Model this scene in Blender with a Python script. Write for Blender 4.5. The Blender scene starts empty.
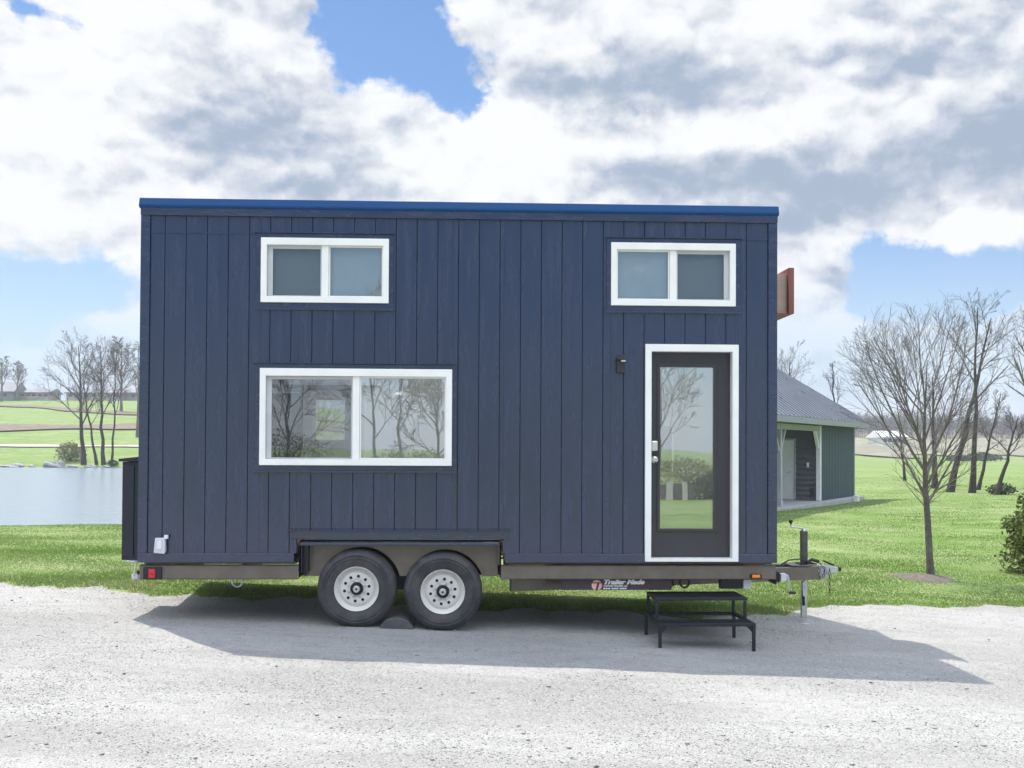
import bpy, math, random
import numpy as np
from mathutils import Vector, Matrix

sc = bpy.context.scene
COL = sc.collection
R = math.radians
rng = random.Random(7)
NP = np.random.RandomState(11)

# ------------------------------------------------------------------ helpers
def ss(a, b, v):
    t = np.clip((v - a) / (b - a), 0, 1)
    return t * t * (3 - 2 * t)

def tag(o, label=None, cat=None, group=None, kind=None):
    if label: o['label'] = label
    if cat: o['category'] = cat
    if group: o['group'] = group
    if kind: o['kind'] = kind
    return o

def empty(name, loc, rz=0.0):
    o = bpy.data.objects.new(name, None)
    o.empty_display_size = 0.2
    COL.objects.link(o)
    o.location = loc
    o.rotation_euler = (0, 0, rz)
    return o

class MB:
    """collects shapes into one mesh"""
    def __init__(s):
        s.v = []; s.f = []
    def add(s, vs, fs):
        b = len(s.v)
        s.v += [tuple(p) for p in vs]
        s.f += [tuple(i + b for i in f) for f in fs]
        return s
    def box(s, x0, x1, y0, y1, z0, z1):
        if x0 > x1: x0, x1 = x1, x0
        if y0 > y1: y0, y1 = y1, y0
        if z0 > z1: z0, z1 = z1, z0
        vs = [(x0,y0,z0),(x1,y0,z0),(x1,y1,z0),(x0,y1,z0),(x0,y0,z1),(x1,y0,z1),(x1,y1,z1),(x0,y1,z1)]
        return s.add(vs, [(0,3,2,1),(4,5,6,7),(0,1,5,4),(1,2,6,5),(2,3,7,6),(3,0,4,7)])
    def quad(s, a, b, c, d):
        return s.add([a, b, c, d], [(0, 1, 2, 3)])
    def prism(s, poly, a0, a1, axis='y'):
        """polygon in the two other axes, extruded along axis"""
        def pt(p, t):
            if axis == 'y': return (p[0], t, p[1])
            if axis == 'x': return (t, p[0], p[1])
            return (p[0], p[1], t)
        n = len(poly)
        vs = [pt(p, a0) for p in poly] + [pt(p, a1) for p in poly]
        fs = [tuple(range(n)), tuple(range(2*n-1, n-1, -1))]
        fs += [(i, i + n, (i+1) % n + n, (i+1) % n) for i in range(n)]
        return s.add(vs, fs)
    def ring_prism(s, outer, inner, y0, y1):
        n = len(outer)
        vs = [(p[0], y0, p[1]) for p in outer] + [(p[0], y0, p[1]) for p in inner]
        vs += [(p[0], y1, p[1]) for p in outer] + [(p[0], y1, p[1]) for p in inner]
        fs = []
        for i in range(n):
            j = (i + 1) % n
            fs += [(i, j, n + j, n + i), (2*n + j, 2*n + i, 3*n + i, 3*n + j),
                   (j, i, 2*n + i, 2*n + j), (n + i, n + j, 3*n + j, 3*n + i)]
        return s.add(vs, fs)
    def frame(s, x0, x1, z0, z1, w, y0, y1):
        """rectangular frame of width w (l, r, b, t) in the xz plane"""
        l, r, b, t = w if isinstance(w, tuple) else (w, w, w, w)
        o = [(x0, z0), (x1, z0), (x1, z1), (x0, z1)]
        i = [(x0 + l, z0 + b), (x1 - r, z0 + b), (x1 - r, z1 - t), (x0 + l, z1 - t)]
        return s.ring_prism(o, i, y0, y1)
    def tube(s, pts, rad, n=8, cap=True):
        pts = [Vector(p) for p in pts]
        if not isinstance(rad, (list, tuple)): rad = [rad] * len(pts)
        b = len(s.v); m = len(pts)
        up = Vector((0.31, 0.17, 0.93))
        for i, p in enumerate(pts):
            d = (pts[min(i+1, m-1)] - pts[max(i-1, 0)]).normalized()
            a = d.cross(up)
            if a.length < 1e-3: a = d.cross(Vector((1, 0, 0)))
            a.normalize(); c = d.cross(a)
            for k in range(n):
                t = 2 * math.pi * k / n
                q = p + (a * math.cos(t) + c * math.sin(t)) * rad[i]
                s.v.append((q.x, q.y, q.z))
        for i in range(m - 1):
            for k in range(n):
                k2 = (k + 1) % n
                s.f.append((b+i*n+k, b+i*n+k2, b+(i+1)*n+k2, b+(i+1)*n+k))
        if cap:
            s.f.append(tuple(b + k for k in range(n-1, -1, -1)))
            s.f.append(tuple(b + (m-1)*n + k for k in range(n)))
        return s
    def lathe(s, prof, c, axis='y', n=40, close=False, cap0=True):
        """prof = [(radius, along)] turned about an axis through c"""
        b = len(s.v); m = len(prof)
        for r, t in prof:
            for k in range(n):
                a = 2 * math.pi * k / n
                u, w = r * math.cos(a), r * math.sin(a)
                if axis == 'y': s.v.append((c[0]+u, c[1]+t, c[2]+w))
                elif axis == 'z': s.v.append((c[0]+u, c[1]+w, c[2]+t))
                else: s.v.append((c[0]+t, c[1]+u, c[2]+w))
        rings = m if close else m - 1
        for i in range(rings):
            j = (i + 1) % m
            for k in range(n):
                k2 = (k + 1) % n
                s.f.append((b+i*n+k, b+j*n+k, b+j*n+k2, b+i*n+k2))
        if not close:
            for i in (0, m - 1):
                if prof[i][0] > 1e-6 and (i or cap0):
                    s.f.append(tuple(b + i*n + k for k in range(n)))
        return s
    def bar(s, a, b, w, h):
        """square bar between two points, w across, h in z"""
        a = Vector(a); b = Vector(b)
        d = (b - a).normalized()
        side = d.cross(Vector((0, 0, 1)))
        if side.length < 1e-4: side = Vector((1, 0, 0))
        side.normalize(); up = side.cross(d)
        vs = []
        for p in (a, b):
            for x, z in ((-1,-1),(1,-1),(1,1),(-1,1)):
                vs.append(p + side * (w/2*x) + up * (h/2*z))
        return s.add(vs, [(3,2,1,0),(4,5,6,7),(0,1,5,4),(1,2,6,5),(2,3,7,6),(3,0,4,7)])
    def build(s, name, mat, parent=None, smooth=False, bevel=0.0, loc=None):
        me = bpy.data.meshes.new(name)
        me.from_pydata(s.v, [], s.f)
        if smooth: me.polygons.foreach_set('use_smooth', [True] * len(me.polygons))
        if mat: me.materials.append(mat)
        me.update()
        o = bpy.data.objects.new(name, me)
        COL.objects.link(o)
        if parent: o.parent = parent
        if loc: o.location = loc
        if bevel:
            m = o.modifiers.new('bevel', 'BEVEL')
            m.width = bevel; m.segments = 2; m.limit_method = 'ANGLE'; m.angle_limit = R(40)
        elif smooth:
            try: me.set_sharp_from_angle(angle=R(35))
            except Exception: pass
        return o

def np_mesh(name, verts, faces, mat, parent=None, smooth=False):
    """fast path: verts (n,3), faces (m,k) arrays"""
    me = bpy.data.meshes.new(name)
    n, m, k = len(verts), len(faces), faces.shape[1]
    me.vertices.add(n); me.vertices.foreach_set('co', np.asarray(verts, np.float32).ravel())
    me.loops.add(m * k); me.loops.foreach_set('vertex_index', np.asarray(faces, np.int32).ravel())
    me.polygons.add(m)
    me.polygons.foreach_set('loop_start', np.arange(0, m*k, k, dtype=np.int32))
    me.polygons.foreach_set('loop_total', np.full(m, k, np.int32))
    if smooth: me.polygons.foreach_set('use_smooth', np.ones(m, bool))
    me.update(calc_edges=True); me.validate()
    if mat: me.materials.append(mat)
    o = bpy.data.objects.new(name, me)
    COL.objects.link(o)
    if parent: o.parent = parent
    return o

# ------------------------------------------------------------------ materials
class NT:
    def __init__(s, nt): s.nt = nt; s.n = nt.nodes; s.l = nt.links
    def node(s, t, **kw):
        x = s.n.new(t)
        for k, v in kw.items(): setattr(x, k, v)
        return x
    def link(s, a, b): s.l.new(a, b)
    def put(s, sock, v):
        if hasattr(v, 'node'): s.link(v, sock)
        else: sock.default_value = v
    def math(s, op, a, b=0.0, c=0.0):
        x = s.node('ShaderNodeMath', operation=op)
        s.put(x.inputs[0], a); s.put(x.inputs[1], b); s.put(x.inputs[2], c)
        return x.outputs[0]
    def vmath(s, op, a, b=(0, 0, 0)):
        x = s.node('ShaderNodeVectorMath', operation=op)
        s.put(x.inputs[0], a); s.put(x.inputs[1], b)
        return x.outputs[0]
    def noise(s, vec, scale, detail=4.0, rough=0.55, dist=0.0):
        x = s.node('ShaderNodeTexNoise')
        s.link(vec, x.inputs['Vector'])
        x.inputs['Scale'].default_value = scale; x.inputs['Detail'].default_value = detail
        x.inputs['Roughness'].default_value = rough; x.inputs['Distortion'].default_value = dist
        return x.outputs['Fac']
    def voro(s, vec, scale, feature='F1'):
        x = s.node('ShaderNodeTexVoronoi', feature=feature)
        s.link(vec, x.inputs['Vector']); x.inputs['Scale'].default_value = scale
        return x
    def mapr(s, v, a, b, c=0.0, d=1.0, kind='SMOOTHSTEP'):
        x = s.node('ShaderNodeMapRange', interpolation_type=kind)
        s.put(x.inputs[0], v)
        for i, q in enumerate((a, b, c, d)): s.put(x.inputs[1 + i], q)
        return x.outputs[0]
    def mix(s, f, a, b, mode='MIX'):
        x = s.node('ShaderNodeMix', data_type='RGBA', blend_type=mode)
        s.put(x.inputs[0], f)
        s.put(x.inputs[6], a if hasattr(a, 'node') else (*a, 1.0) if len(a) == 3 else a)
        s.put(x.inputs[7], b if hasattr(b, 'node') else (*b, 1.0) if len(b) == 3 else b)
        return x.outputs[2]
    def bump(s, h, strength, dist=0.01):
        x = s.node('ShaderNodeBump')
        x.inputs['Strength'].default_value = strength; x.inputs['Distance'].default_value = dist
        s.link(h, x.inputs['Height'])
        return x.outputs['Normal']

def new_mat(name):
    m = bpy.data.materials.new(name); m.use_nodes = True
    t = NT(m.node_tree)
    return m, t, t.n['Principled BSDF']

def simple(name, col, rough=0.5, metal=0.0, var=0.12, scale=6.0, bump=0.0, bscale=60.0, stretch=(1, 1, 1), spec=0.5, coat=0.0):
    m, t, p = new_mat(name)
    tc = t.node('ShaderNodeTexCoord').outputs['Object']
    mp = t.vmath('MULTIPLY', tc, stretch)
    n = t.noise(mp, scale, 5)
    lo = tuple(c * (1 - var) for c in col); hi = tuple(min(1, c * (1 + var)) for c in col)
    t.link(t.mix(t.mapr(n, .3, .7), lo, hi), p.inputs['Base Color'])
    t.link(t.mapr(n, .3, .7, max(.02, rough - .06), min(1, rough + .06)), p.inputs['Roughness'])
    p.inputs['Metallic'].default_value = metal
    p.inputs['Specular IOR Level'].default_value = spec
    p.inputs['Coat Weight'].default_value = coat
    if bump:
        b = t.noise(t.vmath('MULTIPLY', tc, stretch), bscale, 6, .6)
        t.link(t.bump(b, bump, .004), p.inputs['Normal'])
    return m

M = {}
M['siding'] = simple('navy siding', (.013, .022, .066), .24, var=.10, scale=3, bump=.03, bscale=26, stretch=(4, 4, .35), spec=1.0)
M['trim'] = simple('navy trim board', (.013, .022, .066), .24, var=.10, scale=5, bump=.04, bscale=40, stretch=(.6, 3, 3), spec=1.0)
M['groove'] = simple('groove', (.010, .013, .026), .7, var=.1)
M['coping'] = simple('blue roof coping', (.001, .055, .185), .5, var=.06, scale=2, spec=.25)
M['door_paint'] = simple('door paint', (.036, .032, .040), .34, var=.06, scale=3, bump=.1, bscale=30, stretch=(4, 4, .5), spec=.6)
M['vinyl'] = simple('white vinyl', (.89, .875, .84), .35, var=.03, scale=4)
M['vinyl_shaded'] = simple('shaded vinyl sash', (.55, .56, .57), .4, var=.04)  # white vinyl darkened: shade on the inset sash put into its colour
M['steel'] = simple('dark painted steel', (.085, .077, .068), .42, metal=.25, var=.22, scale=9, bump=.15, bscale=50)
M['fender'] = simple('trailer fender steel', (.165, .140, .115), .36, metal=.3, var=.14, scale=5, bump=.1, bscale=40)
M['black_steel'] = simple('black steel', (.012, .012, .018), .45, var=.2, scale=12, spec=.5)
M['rubber'] = simple('tyre rubber', (.042, .041, .046), .72, var=.25, scale=14, bump=.2, bscale=80)
def tyre_mat():
    m, t, p = new_mat('dusty tyre rubber')
    g = t.node('ShaderNodeNewGeometry').outputs['Position']
    n = t.noise(g, 7, 6, .65); f = t.noise(g, 60, 5, .7)
    c = t.mix(t.mapr(n, .35, .7), (.030, .029, .033), (.085, .080, .078))
    c = t.mix(t.mapr(f, .5, .75, 0, .4), c, (.14, .13, .12))
    t.link(c, p.inputs['Base Color']); t.link(t.mapr(n, .3, .7, .5, .85), p.inputs['Roughness'])
    t.link(t.bump(f, .25, .004), p.inputs['Normal'])
    return m
M['tyre'] = tyre_mat()
M['rim'] = simple('cream wheel paint', (.68, .65, .60), .38, var=.05, scale=12)
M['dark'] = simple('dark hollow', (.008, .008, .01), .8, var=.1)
M['zinc'] = simple('zinc', (.55, .56, .57), .35, metal=.75, var=.15, scale=20)
M['satin'] = simple('satin nickel', (.72, .70, .66), .28, metal=.9, var=.05)
M['white_paint'] = simple('white paint', (.78, .78, .77), .5, var=.04)
M['plastic'] = simple('pale grey plastic', (.62, .63, .66), .45, var=.05)
M['red_lens'] = simple('red lens', (.55, .02, .03), .2, var=.15, scale=60)
M['amber'] = simple('amber lens', (.85, .25, .02), .2, var=.1, scale=60)
M['badge'] = simple('plum vinyl banner', (.052, .034, .050), .4, var=.1)
M['pink'] = simple('salmon emblem', (.80, .42, .36), .5, var=.08)
M['letters'] = simple('white lettering', (.85, .82, .82), .5, var=.02)
M['tan_wood'] = simple('tan box panel', (.46, .33, .26), .6, var=.08, scale=4, stretch=(1, 1, 6))
M['red_wood'] = simple('red brown wood', (.24, .085, .07), .55, var=.15, scale=6, stretch=(1, 1, .4))
M['cabinet'] = simple('cabinet paint', (.012, .014, .032), .4, var=.12, scale=3)
M['int_white'] = simple('interior white', (.88, .88, .87), .7, var=.02)
M['int_dark'] = simple('interior navy', (.09, .095, .13), .6, var=.08)
M['int_grey'] = simple('interior grey door', (.66, .66, .66), .5, var=.05)
M['blind'] = simple('grey roller blind', (.68, .70, .72), .8, var=.03)
M['oak'] = simple('oak floor', (.30, .19, .10), .45, var=.2, scale=5, stretch=(.4, 6, 1))
M['bark'] = simple('bark', (.115, .10, .088), .9, var=.35, scale=12, bump=.5, bscale=25)
M['bark_dark'] = simple('dark bark', (.045, .038, .035), .9, var=.35, scale=6, bump=.4, bscale=12)
M['twig'] = simple('pale twigs', (.16, .143, .125), .85, var=.3, scale=3)
M['mid_twig'] = simple('mid brown twigs', (.10, .085, .075), .9, var=.35, scale=1.5)
M['ref_twig'] = simple('sunlit pale twigs', (.22, .195, .175), .9, var=.3, scale=1)  # twig colour lightened to carry the sun on the side facing the house
M['far_twig'] = simple('far twigs', (.14, .12, .105), .9, var=.3, scale=.4)
M['concrete'] = simple('concrete', (.42, .42, .41), .8, var=.1, scale=2, bump=.2)
M['post'] = simple('weathered grey post', (.40, .40, .41), .7, var=.12, scale=4, stretch=(3, 3, .4))
M['shed_dark'] = simple('charcoal lap siding', (.13, .13, .15), .6, var=.12, scale=4)
M['shed_roof'] = simple('slate metal roof', (.26, .275, .31), .32, metal=.35, var=.08, scale=1.2)
M['fascia'] = simple('grey fascia', (.27, .29, .31), .5, var=.08)
M['rock'] = simple('boulder stone', (.34, .33, .32), .85, var=.4, scale=2.5, bump=.6, bscale=8)
M['mulch'] = simple('mulch soil', (.125, .102, .082), .95, var=.35, scale=22, bump=.8, bscale=60)
M['path'] = simple('pale farm track', (.46, .42, .35), .9, var=.15, scale=.6)
M['brownband'] = simple('ploughed strip', (.16, .12, .085), .95, var=.35, scale=.9)
M['tanfield'] = simple('dry tan field', (.20, .19, .125), .95, var=.2, scale=.05)
M['far_wall'] = simple('far house wall', (.42, .36, .34), .8, var=.1, scale=.5)
M['far_roof'] = simple('far house roof', (.19, .19, .21), .7, var=.1, scale=.5)
M['far_white'] = simple('far white siding', (.72, .72, .72), .6, var=.06, scale=.5)
M['far_glass'] = simple('far window glass', (.05, .055, .07), .2, var=.1)
M['chock'] = simple('dark rubber block', (.085, .083, .09), .75, var=.25, scale=9, bump=.3, bscale=40)
M['lampblack'] = simple('lamp housing', (.03, .028, .032), .45, var=.1)
M['brass'] = simple('copper catch', (.55, .26, .16), .35, metal=.7, var=.1)
M['stripe_wall'] = simple('dark low wall', (.07, .06, .06), .8, var=.2)

# green vertical board siding of the shed: board pattern in the material plus real grooves in the mesh
M['shed_green'] = simple('blue green board siding', (.030, .062, .084), .6, var=.35, scale=3.5, stretch=(2.5, 2.5, .12), bump=.3, bscale=14)

def glass_mat(name, refl, tint):
    m, t, p = new_mat(name)
    out = t.n['Material Output']
    t.n.remove(p)
    tr = t.node('ShaderNodeBsdfTransparent'); tr.inputs[0].default_value = (*tint, 1)
    gl = t.node('ShaderNodeBsdfGlossy'); gl.inputs['Color'].default_value = (.93, .96, .97, 1); gl.inputs['Roughness'].default_value = .008
    tc = t.node('ShaderNodeTexCoord').outputs['Object']
    n = t.noise(tc, 1.3, 2)
    t.link(t.bump(n, .05, .02), gl.inputs['Normal'])
    lw = t.node('ShaderNodeLayerWeight'); lw.inputs['Blend'].default_value = .25
    f = t.mapr(lw.outputs['Fresnel'], .0, 1.0, refl, 1.0, 'LINEAR')
    mx = t.node('ShaderNodeMixShader')
    t.link(f, mx.inputs[0]); t.link(tr.outputs[0], mx.inputs[1]); t.link(gl.outputs[0], mx.inputs[2])
    t.link(mx.outputs[0], out.inputs['Surface'])
    return m
M['glass'] = glass_mat('window glass', .30, (.90, .92, .92))
M['upper_glass'] = glass_mat('high window glass', .12, (.90, .92, .93))
M['door_glass'] = glass_mat('door glass', .34, (.82, .85, .84))
M['clear'] = glass_mat('clear glass', .08, (.95, .96, .96))

def screen_mat():
    m, t, p = new_mat('insect screen')
    out = t.n['Material Output']; t.n.remove(p)
    tr = t.node('ShaderNodeBsdfTransparent')
    df = t.node('ShaderNodeBsdfDiffuse'); df.inputs[0].default_value = (.035, .037, .045, 1)
    mx = t.node('ShaderNodeMixShader'); mx.inputs[0].default_value = .16
    t.link(tr.outputs[0], mx.inputs[1]); t.link(df.outputs[0], mx.inputs[2]); t.link(mx.outputs[0], out.inputs['Surface'])
    return m
M['screen'] = screen_mat()

def gravel_mat():
    m, t, p = new_mat('limestone gravel')
    g = t.node('ShaderNodeNewGeometry').outputs['Position']
    big = t.noise(t.vmath('MULTIPLY', g, (.4, 1, 1)), .7, 4, .55)
    mid = t.noise(t.vmath('MULTIPLY', g, (1, 2.2, 1)), 2.6, 5, .6)
    fine = t.noise(g, 38, 6, .7)
    v = t.voro(g, 62); v2 = t.voro(g, 24)
    c = t.mix(t.mapr(big, .38, .62), (.350, .339, .314), (.455, .442, .412))
    c = t.mix(t.mapr(mid, .45, .68, 0, .40), c, (.285, .276, .260))
    sep = t.node('ShaderNodeSeparateColor'); t.link(v.outputs['Color'], sep.inputs[0])
    c = t.mix(t.mapr(sep.outputs[0], .6, 1.0, 0, .22), c, (.26, .245, .23))
    c = t.mix(t.mapr(sep.outputs[1], .72, 1.0, 0, .5), c, (.54, .52, .49))
    sep2 = t.node('ShaderNodeSeparateColor'); t.link(v2.outputs['Color'], sep2.inputs[0])
    c = t.mix(t.mapr(sep2.outputs[0], .93, .97, 0, .28), c, (.19, .18, .172))
    c = t.mix(t.mapr(fine, .3, .7, 0, .25), c, (.25, .24, .23))
    t.link(c, p.inputs['Base Color'])
    p.inputs['Roughness'].default_value = .9
    p.inputs['Specular IOR Level'].default_value = .2
    h = t.math('ADD', t.math('MULTIPLY', v.outputs['Distance'], -.9), t.math('MULTIPLY', fine, .7))
    h = t.math('ADD', h, t.math('MULTIPLY', v2.outputs['Distance'], -.8))
    h = t.math('ADD', h, t.math('MULTIPLY', mid, 1.6))
    t.link(t.bump(h, .7, .024), p.inputs['Normal'])
    return m
M['gravel'] = gravel_mat()

def stone_mat():
    m, t, p = new_mat('loose stones')
    g = t.node('ShaderNodeNewGeometry')
    r = g.outputs['Random Per Island']
    c = t.mix(t.mapr(r, 0, .75, 0, 1, 'LINEAR'), (.47, .458, .430), (.34, .330, .308))
    c = t.mix(t.mapr(r, .975, .982), c, (.13, .12, .115))
    n = t.noise(g.outputs['Position'], 60, 4)
    c = t.mix(t.mapr(n, .3, .7, 0, .3), c, (.3, .28, .27))
    t.link(c, p.inputs['Base Color']); p.inputs['Roughness'].default_value = .9
    p.inputs['Specular IOR Level'].default_value = .2
    return m
M['stones'] = stone_mat()

def lawn_mat():
    m, t, p = new_mat('lawn grass')
    g = t.node('ShaderNodeNewGeometry').outputs['Position']
    s = t.vmath('MULTIPLY', g, (.5, 1.0, 1))
    n1 = t.noise(s, .28, 5, .6, .6); n2 = t.noise(s, 1.6, 5, .65); n3 = t.noise(g, 26, 5, .7)
    c = t.mix(t.mapr(n1, .36, .66), (.122, .205, .040), (.200, .270, .095))
    c = t.mix(t.mapr(n2, .40, .72, 0, .75), c, (.310, .335, .165))
    c = t.mix(t.mapr(n2, .24, .42, .40, 0), c, (.105, .185, .026))
    c = t.mix(t.mapr(n3, .35, .7, 0, .3), c, (.12, .17, .04))
    t.link(c, p.inputs['Base Color'])
    p.inputs['Roughness'].default_value = .9; p.inputs['Specular IOR Level'].default_value = .15
    t.link(t.bump(t.math('ADD', n3, t.math('MULTIPLY', n2, 1.5)), .4, .05), p.inputs['Normal'])
    return m
M['lawn'] = lawn_mat()

def blade_mat():
    m, t, p = new_mat('grass blades')
    gg = t.node('ShaderNodeNewGeometry')
    g = gg.outputs['Position']; r = gg.outputs['Random Per Island']
    s = t.vmath('MULTIPLY', g, (.5, 1.0, 1))
    n1 = t.noise(s, .28, 5, .6, .6); n2 = t.noise(s, 1.6, 5, .65)
    c = t.mix(t.mapr(n1, .36, .66), (.160, .262, .050), (.250, .332, .118))
    c = t.mix(t.mapr(n2, .40, .72, 0, .75), c, (.360, .385, .190))
    c = t.mix(t.mapr(r, .0, .4, .35, 0), c, (.11, .19, .026))
    c = t.mix(t.mapr(r, .88, .94, 0, .7), c, (.33, .31, .16))
    t.link(c, p.inputs['Base Color']); p.inputs['Roughness'].default_value = .6
    p.inputs['Specular IOR Level'].default_value = .25
    tl = t.node('ShaderNodeBsdfTranslucent'); t.link(c, tl.inputs[0])
    mx = t.node('ShaderNodeMixShader'); mx.inputs[0].default_value = .45
    t.link(p.outputs[0], mx.inputs[1]); t.link(tl.outputs[0], mx.inputs[2])
    t.link(mx.outputs[0], t.n['Material Output'].inputs['Surface'])
    return m
M['blade'] = blade_mat()

def leaf_mat(name, a, b):
    m, t, p = new_mat(name)
    r = t.node('ShaderNodeNewGeometry').outputs['Random Per Island']
    c = t.mix(r, a, b)
    t.link(c, p.inputs['Base Color']); p.inputs['Roughness'].default_value = .55
    tl = t.node('ShaderNodeBsdfTranslucent'); t.link(c, tl.inputs[0])
    mx = t.node('ShaderNodeMixShader'); mx.inputs[0].default_value = .25
    t.link(p.outputs[0], mx.inputs[1]); t.link(tl.outputs[0], mx.inputs[2])
    t.link(mx.outputs[0], t.n['Material Output'].inputs['Surface'])
    return m
M['leaf'] = leaf_mat('evergreen leaves', (.035, .075, .012), (.19, .22, .040))
M['leaf_dark'] = leaf_mat('dark shrub leaves', (.022, .040, .014), (.07, .10, .03))
M['leaf_pale'] = leaf_mat('budding shrub leaves', (.13, .14, .06), (.20, .20, .10))

def water_mat():
    m, t, p = new_mat('pond water')
    g = t.node('ShaderNodeNewGeometry').outputs['Position']
    s = t.vmath('MULTIPLY', g, (.35, 1, 1))
    n = t.noise(s, 1.5, 5, .6); n2 = t.noise(s, .25, 3)
    p.inputs['Base Color'].default_value = (.20, .24, .275, 1)
    p.inputs['Roughness'].default_value = .2; p.inputs['IOR'].default_value = 1.33
    h = t.math('ADD', n, t.math('MULTIPLY', n2, .6))
    t.link(t.bump(h, .7, .15), p.inputs['Normal'])
    return m
M['water'] = water_mat()

# ------------------------------------------------------------------ terrain
def height(x, y):
    x = np.asarray(x, float); y = np.asarray(y, float)
    near = -.110 - .037 * np.clip(x, -8, 8) + .10 * ss(11.5, 12.9, y)
    h = near * (1 - np.where(x < 0, ss(13, 24, y), ss(13.5, 30, y)))
    h = h + .03 * np.sin(x * .43 + 1) * np.sin(y * .37) * ss(13, 22, y) * ss(-3, 3, x)
    yy = np.maximum(y, 1.0); a = x / yy
    left = 1 - ss(-.24, .10, a)
    prof = 14.6 * np.clip((y - 114) / (300 - 114), 0, 1) ** .95
    h = h + left * prof
    right = ss(.05, .3, a)
    h = h + right * (5.6 * ss(225, 340, y) + 5 * ss(340, 520, y))
    e = ((np.abs(x + 50) / 48) ** 4 + (np.abs(y - 70) / 34.5) ** 4) ** .25
    h = h - 1.6 * (1 - ss(.95, 1.42, e))
    # bank between the pond and the field
    return h

def hz(x, y): return float(height(x, y))

def axis_pts(parts):
    out = []
    for a, b, n in parts: out += list(np.linspace(a, b, n, endpoint=False))
    return np.array(out + [parts[-1][1]])

def sheet(name, xs, ys, mat, dz=0.0):
    X, Y = np.meshgrid(xs, ys)
    Z = height(X, Y) + dz
    v = np.stack([X.ravel(), Y.ravel(), Z.ravel()], 1)
    nx, ny = len(xs), len(ys)
    i = np.arange(nx - 1); j = np.arange(ny - 1)
    I, J = np.meshgrid(i, j)
    b = (J * nx + I).ravel()
    f = np.stack([b, b + 1, b + nx + 1, b + nx], 1)
    return np_mesh(name, v, f, mat, smooth=True)

lawn = sheet('lawn',
    axis_pts([(-2600, -300, 14), (-300, -90, 30), (-90, -22, 50), (-22, 22, 110), (22, 80, 40), (80, 300, 30), (300, 2600, 14)]),
    axis_pts([(-900, -80, 12), (-80, 0, 30), (0, 34, 90), (34, 130, 90), (130, 340, 60), (340, 900, 30), (900, 3200, 8)]), M['lawn'])
tag(lawn, kind='structure')

# gravel drive with an uneven grass edge
EX = [-60, -8, -5.8, -4.3, -2.6, -1.2, -.1, 1.2, 2.4, 3.3, 4.3, 6.2, 9, 14, 60]
EY = [12.8, 12.4, 12.26, 12.3, 12.2, 12.15, 12.15, 12.2, 12.3, 12.6, 13.4, 13.8, 13.9, 13.8, 13]
def edge(x):
    x = np.asarray(x, float)
    return (np.interp(x, EX, EY) + .10 * np.sin(x * 2.1) + .07 * np.sin(x * 5.3 + 1) + .05 * np.sin(x * 11.7)
            + .03 * np.sin(x * 23 + 2))
def gravel_rough(x, y):
    return (.007 * np.sin(x * 3.1 + y * 1.7) * np.sin(y * 4.1 - x) + .0035 * np.sin(x * 9.7 + 2 * np.sin(y * 3)) * np.sin(y * 8.3 + x))
gx = axis_pts([(-60, -12, 60), (-12, 12, 300), (12, 60, 60)])
gt = np.concatenate([np.linspace(0, 1, 141)])
Xg = np.repeat(gx[None, :], len(gt), 0)
Yg = -1.6 + .25 * np.sin(Xg * 1.3) + gt[:, None] * (edge(Xg) + 1.6 - .25 * np.sin(Xg * 1.3))
Zg = height(Xg, Yg) + .006 + gravel_rough(Xg, Yg) * (1 - np.clip((gt[:, None] - .97) / .03, 0, 1)) + .012 * np.clip((1 - gt[:, None]) / .03, 0, 1)
Zg[-1] -= .03; Zg[0] -= .03
nx, ny = len(gx), len(gt)
I, J = np.meshgrid(np.arange(nx - 1), np.arange(ny - 1)); b = (J * nx + I).ravel()
grav = np_mesh('gravel_drive', np.stack([Xg.ravel(), Yg.ravel(), Zg.ravel()], 1),
               np.stack([b, b + 1, b + nx + 1, b + nx], 1), M['gravel'], smooth=True)
tag(grav, kind='structure')

# loose stones on the drive (nobody could count them)
def stones(n):
    y = 5.2 * (13.6 / 5.2) ** NP.rand(n); x = (NP.rand(n) - .5) * 1.04 * y
    ok = y < edge(x) + .10 * NP.randn(n)
    x, y = x[ok], y[ok]; n = len(x)
    clump = np.sin(x * 1.9 + 2 * np.sin(y * 1.1)) * np.sin(y * 2.3 + x) + .8 * NP.randn(n)
    k = clump > .0
    x, y = x[k], y[k]; n = len(x)
    r = .003 + .005 * NP.rand(n) ** 3
    r[NP.rand(n) > .99] *= 2.6
    base = np.array([(1,0,0),(-1,0,0),(0,1,0),(0,-1,0),(0,0,1),(0,0,-.6)], float)
    fac = np.array([(0,2,4),(2,1,4),(1,3,4),(3,0,4),(2,0,5),(1,2,5),(3,1,5),(0,3,5)])
    V = base[None] * r[:, None, None] * (.65 + .7 * NP.rand(n, 6, 1))
    V[:, :, 2] *= .6
    a = NP.rand(n) * 6.28; c, s = np.cos(a)[:, None], np.sin(a)[:, None]
    V[:, :, 0], V[:, :, 1] = V[:, :, 0] * c - V[:, :, 1] * s, V[:, :, 0] * s + V[:, :, 1] * c
    V[:, :, 0] += x[:, None]; V[:, :, 1] += y[:, None]
    V[:, :, 2] += (height(x, y) + .018 + gravel_rough(x, y))[:, None] + r[:, None] * .25
    F = fac[None] + (np.arange(n) * 6)[:, None, None]
    return np_mesh('gravel_stones', V.reshape(-1, 3), F.reshape(-1, 3), M['stones'])
tag(stones(110000), 'loose pale limestone gravel stones scattered over the drive', 'gravel', kind='stuff')

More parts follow.
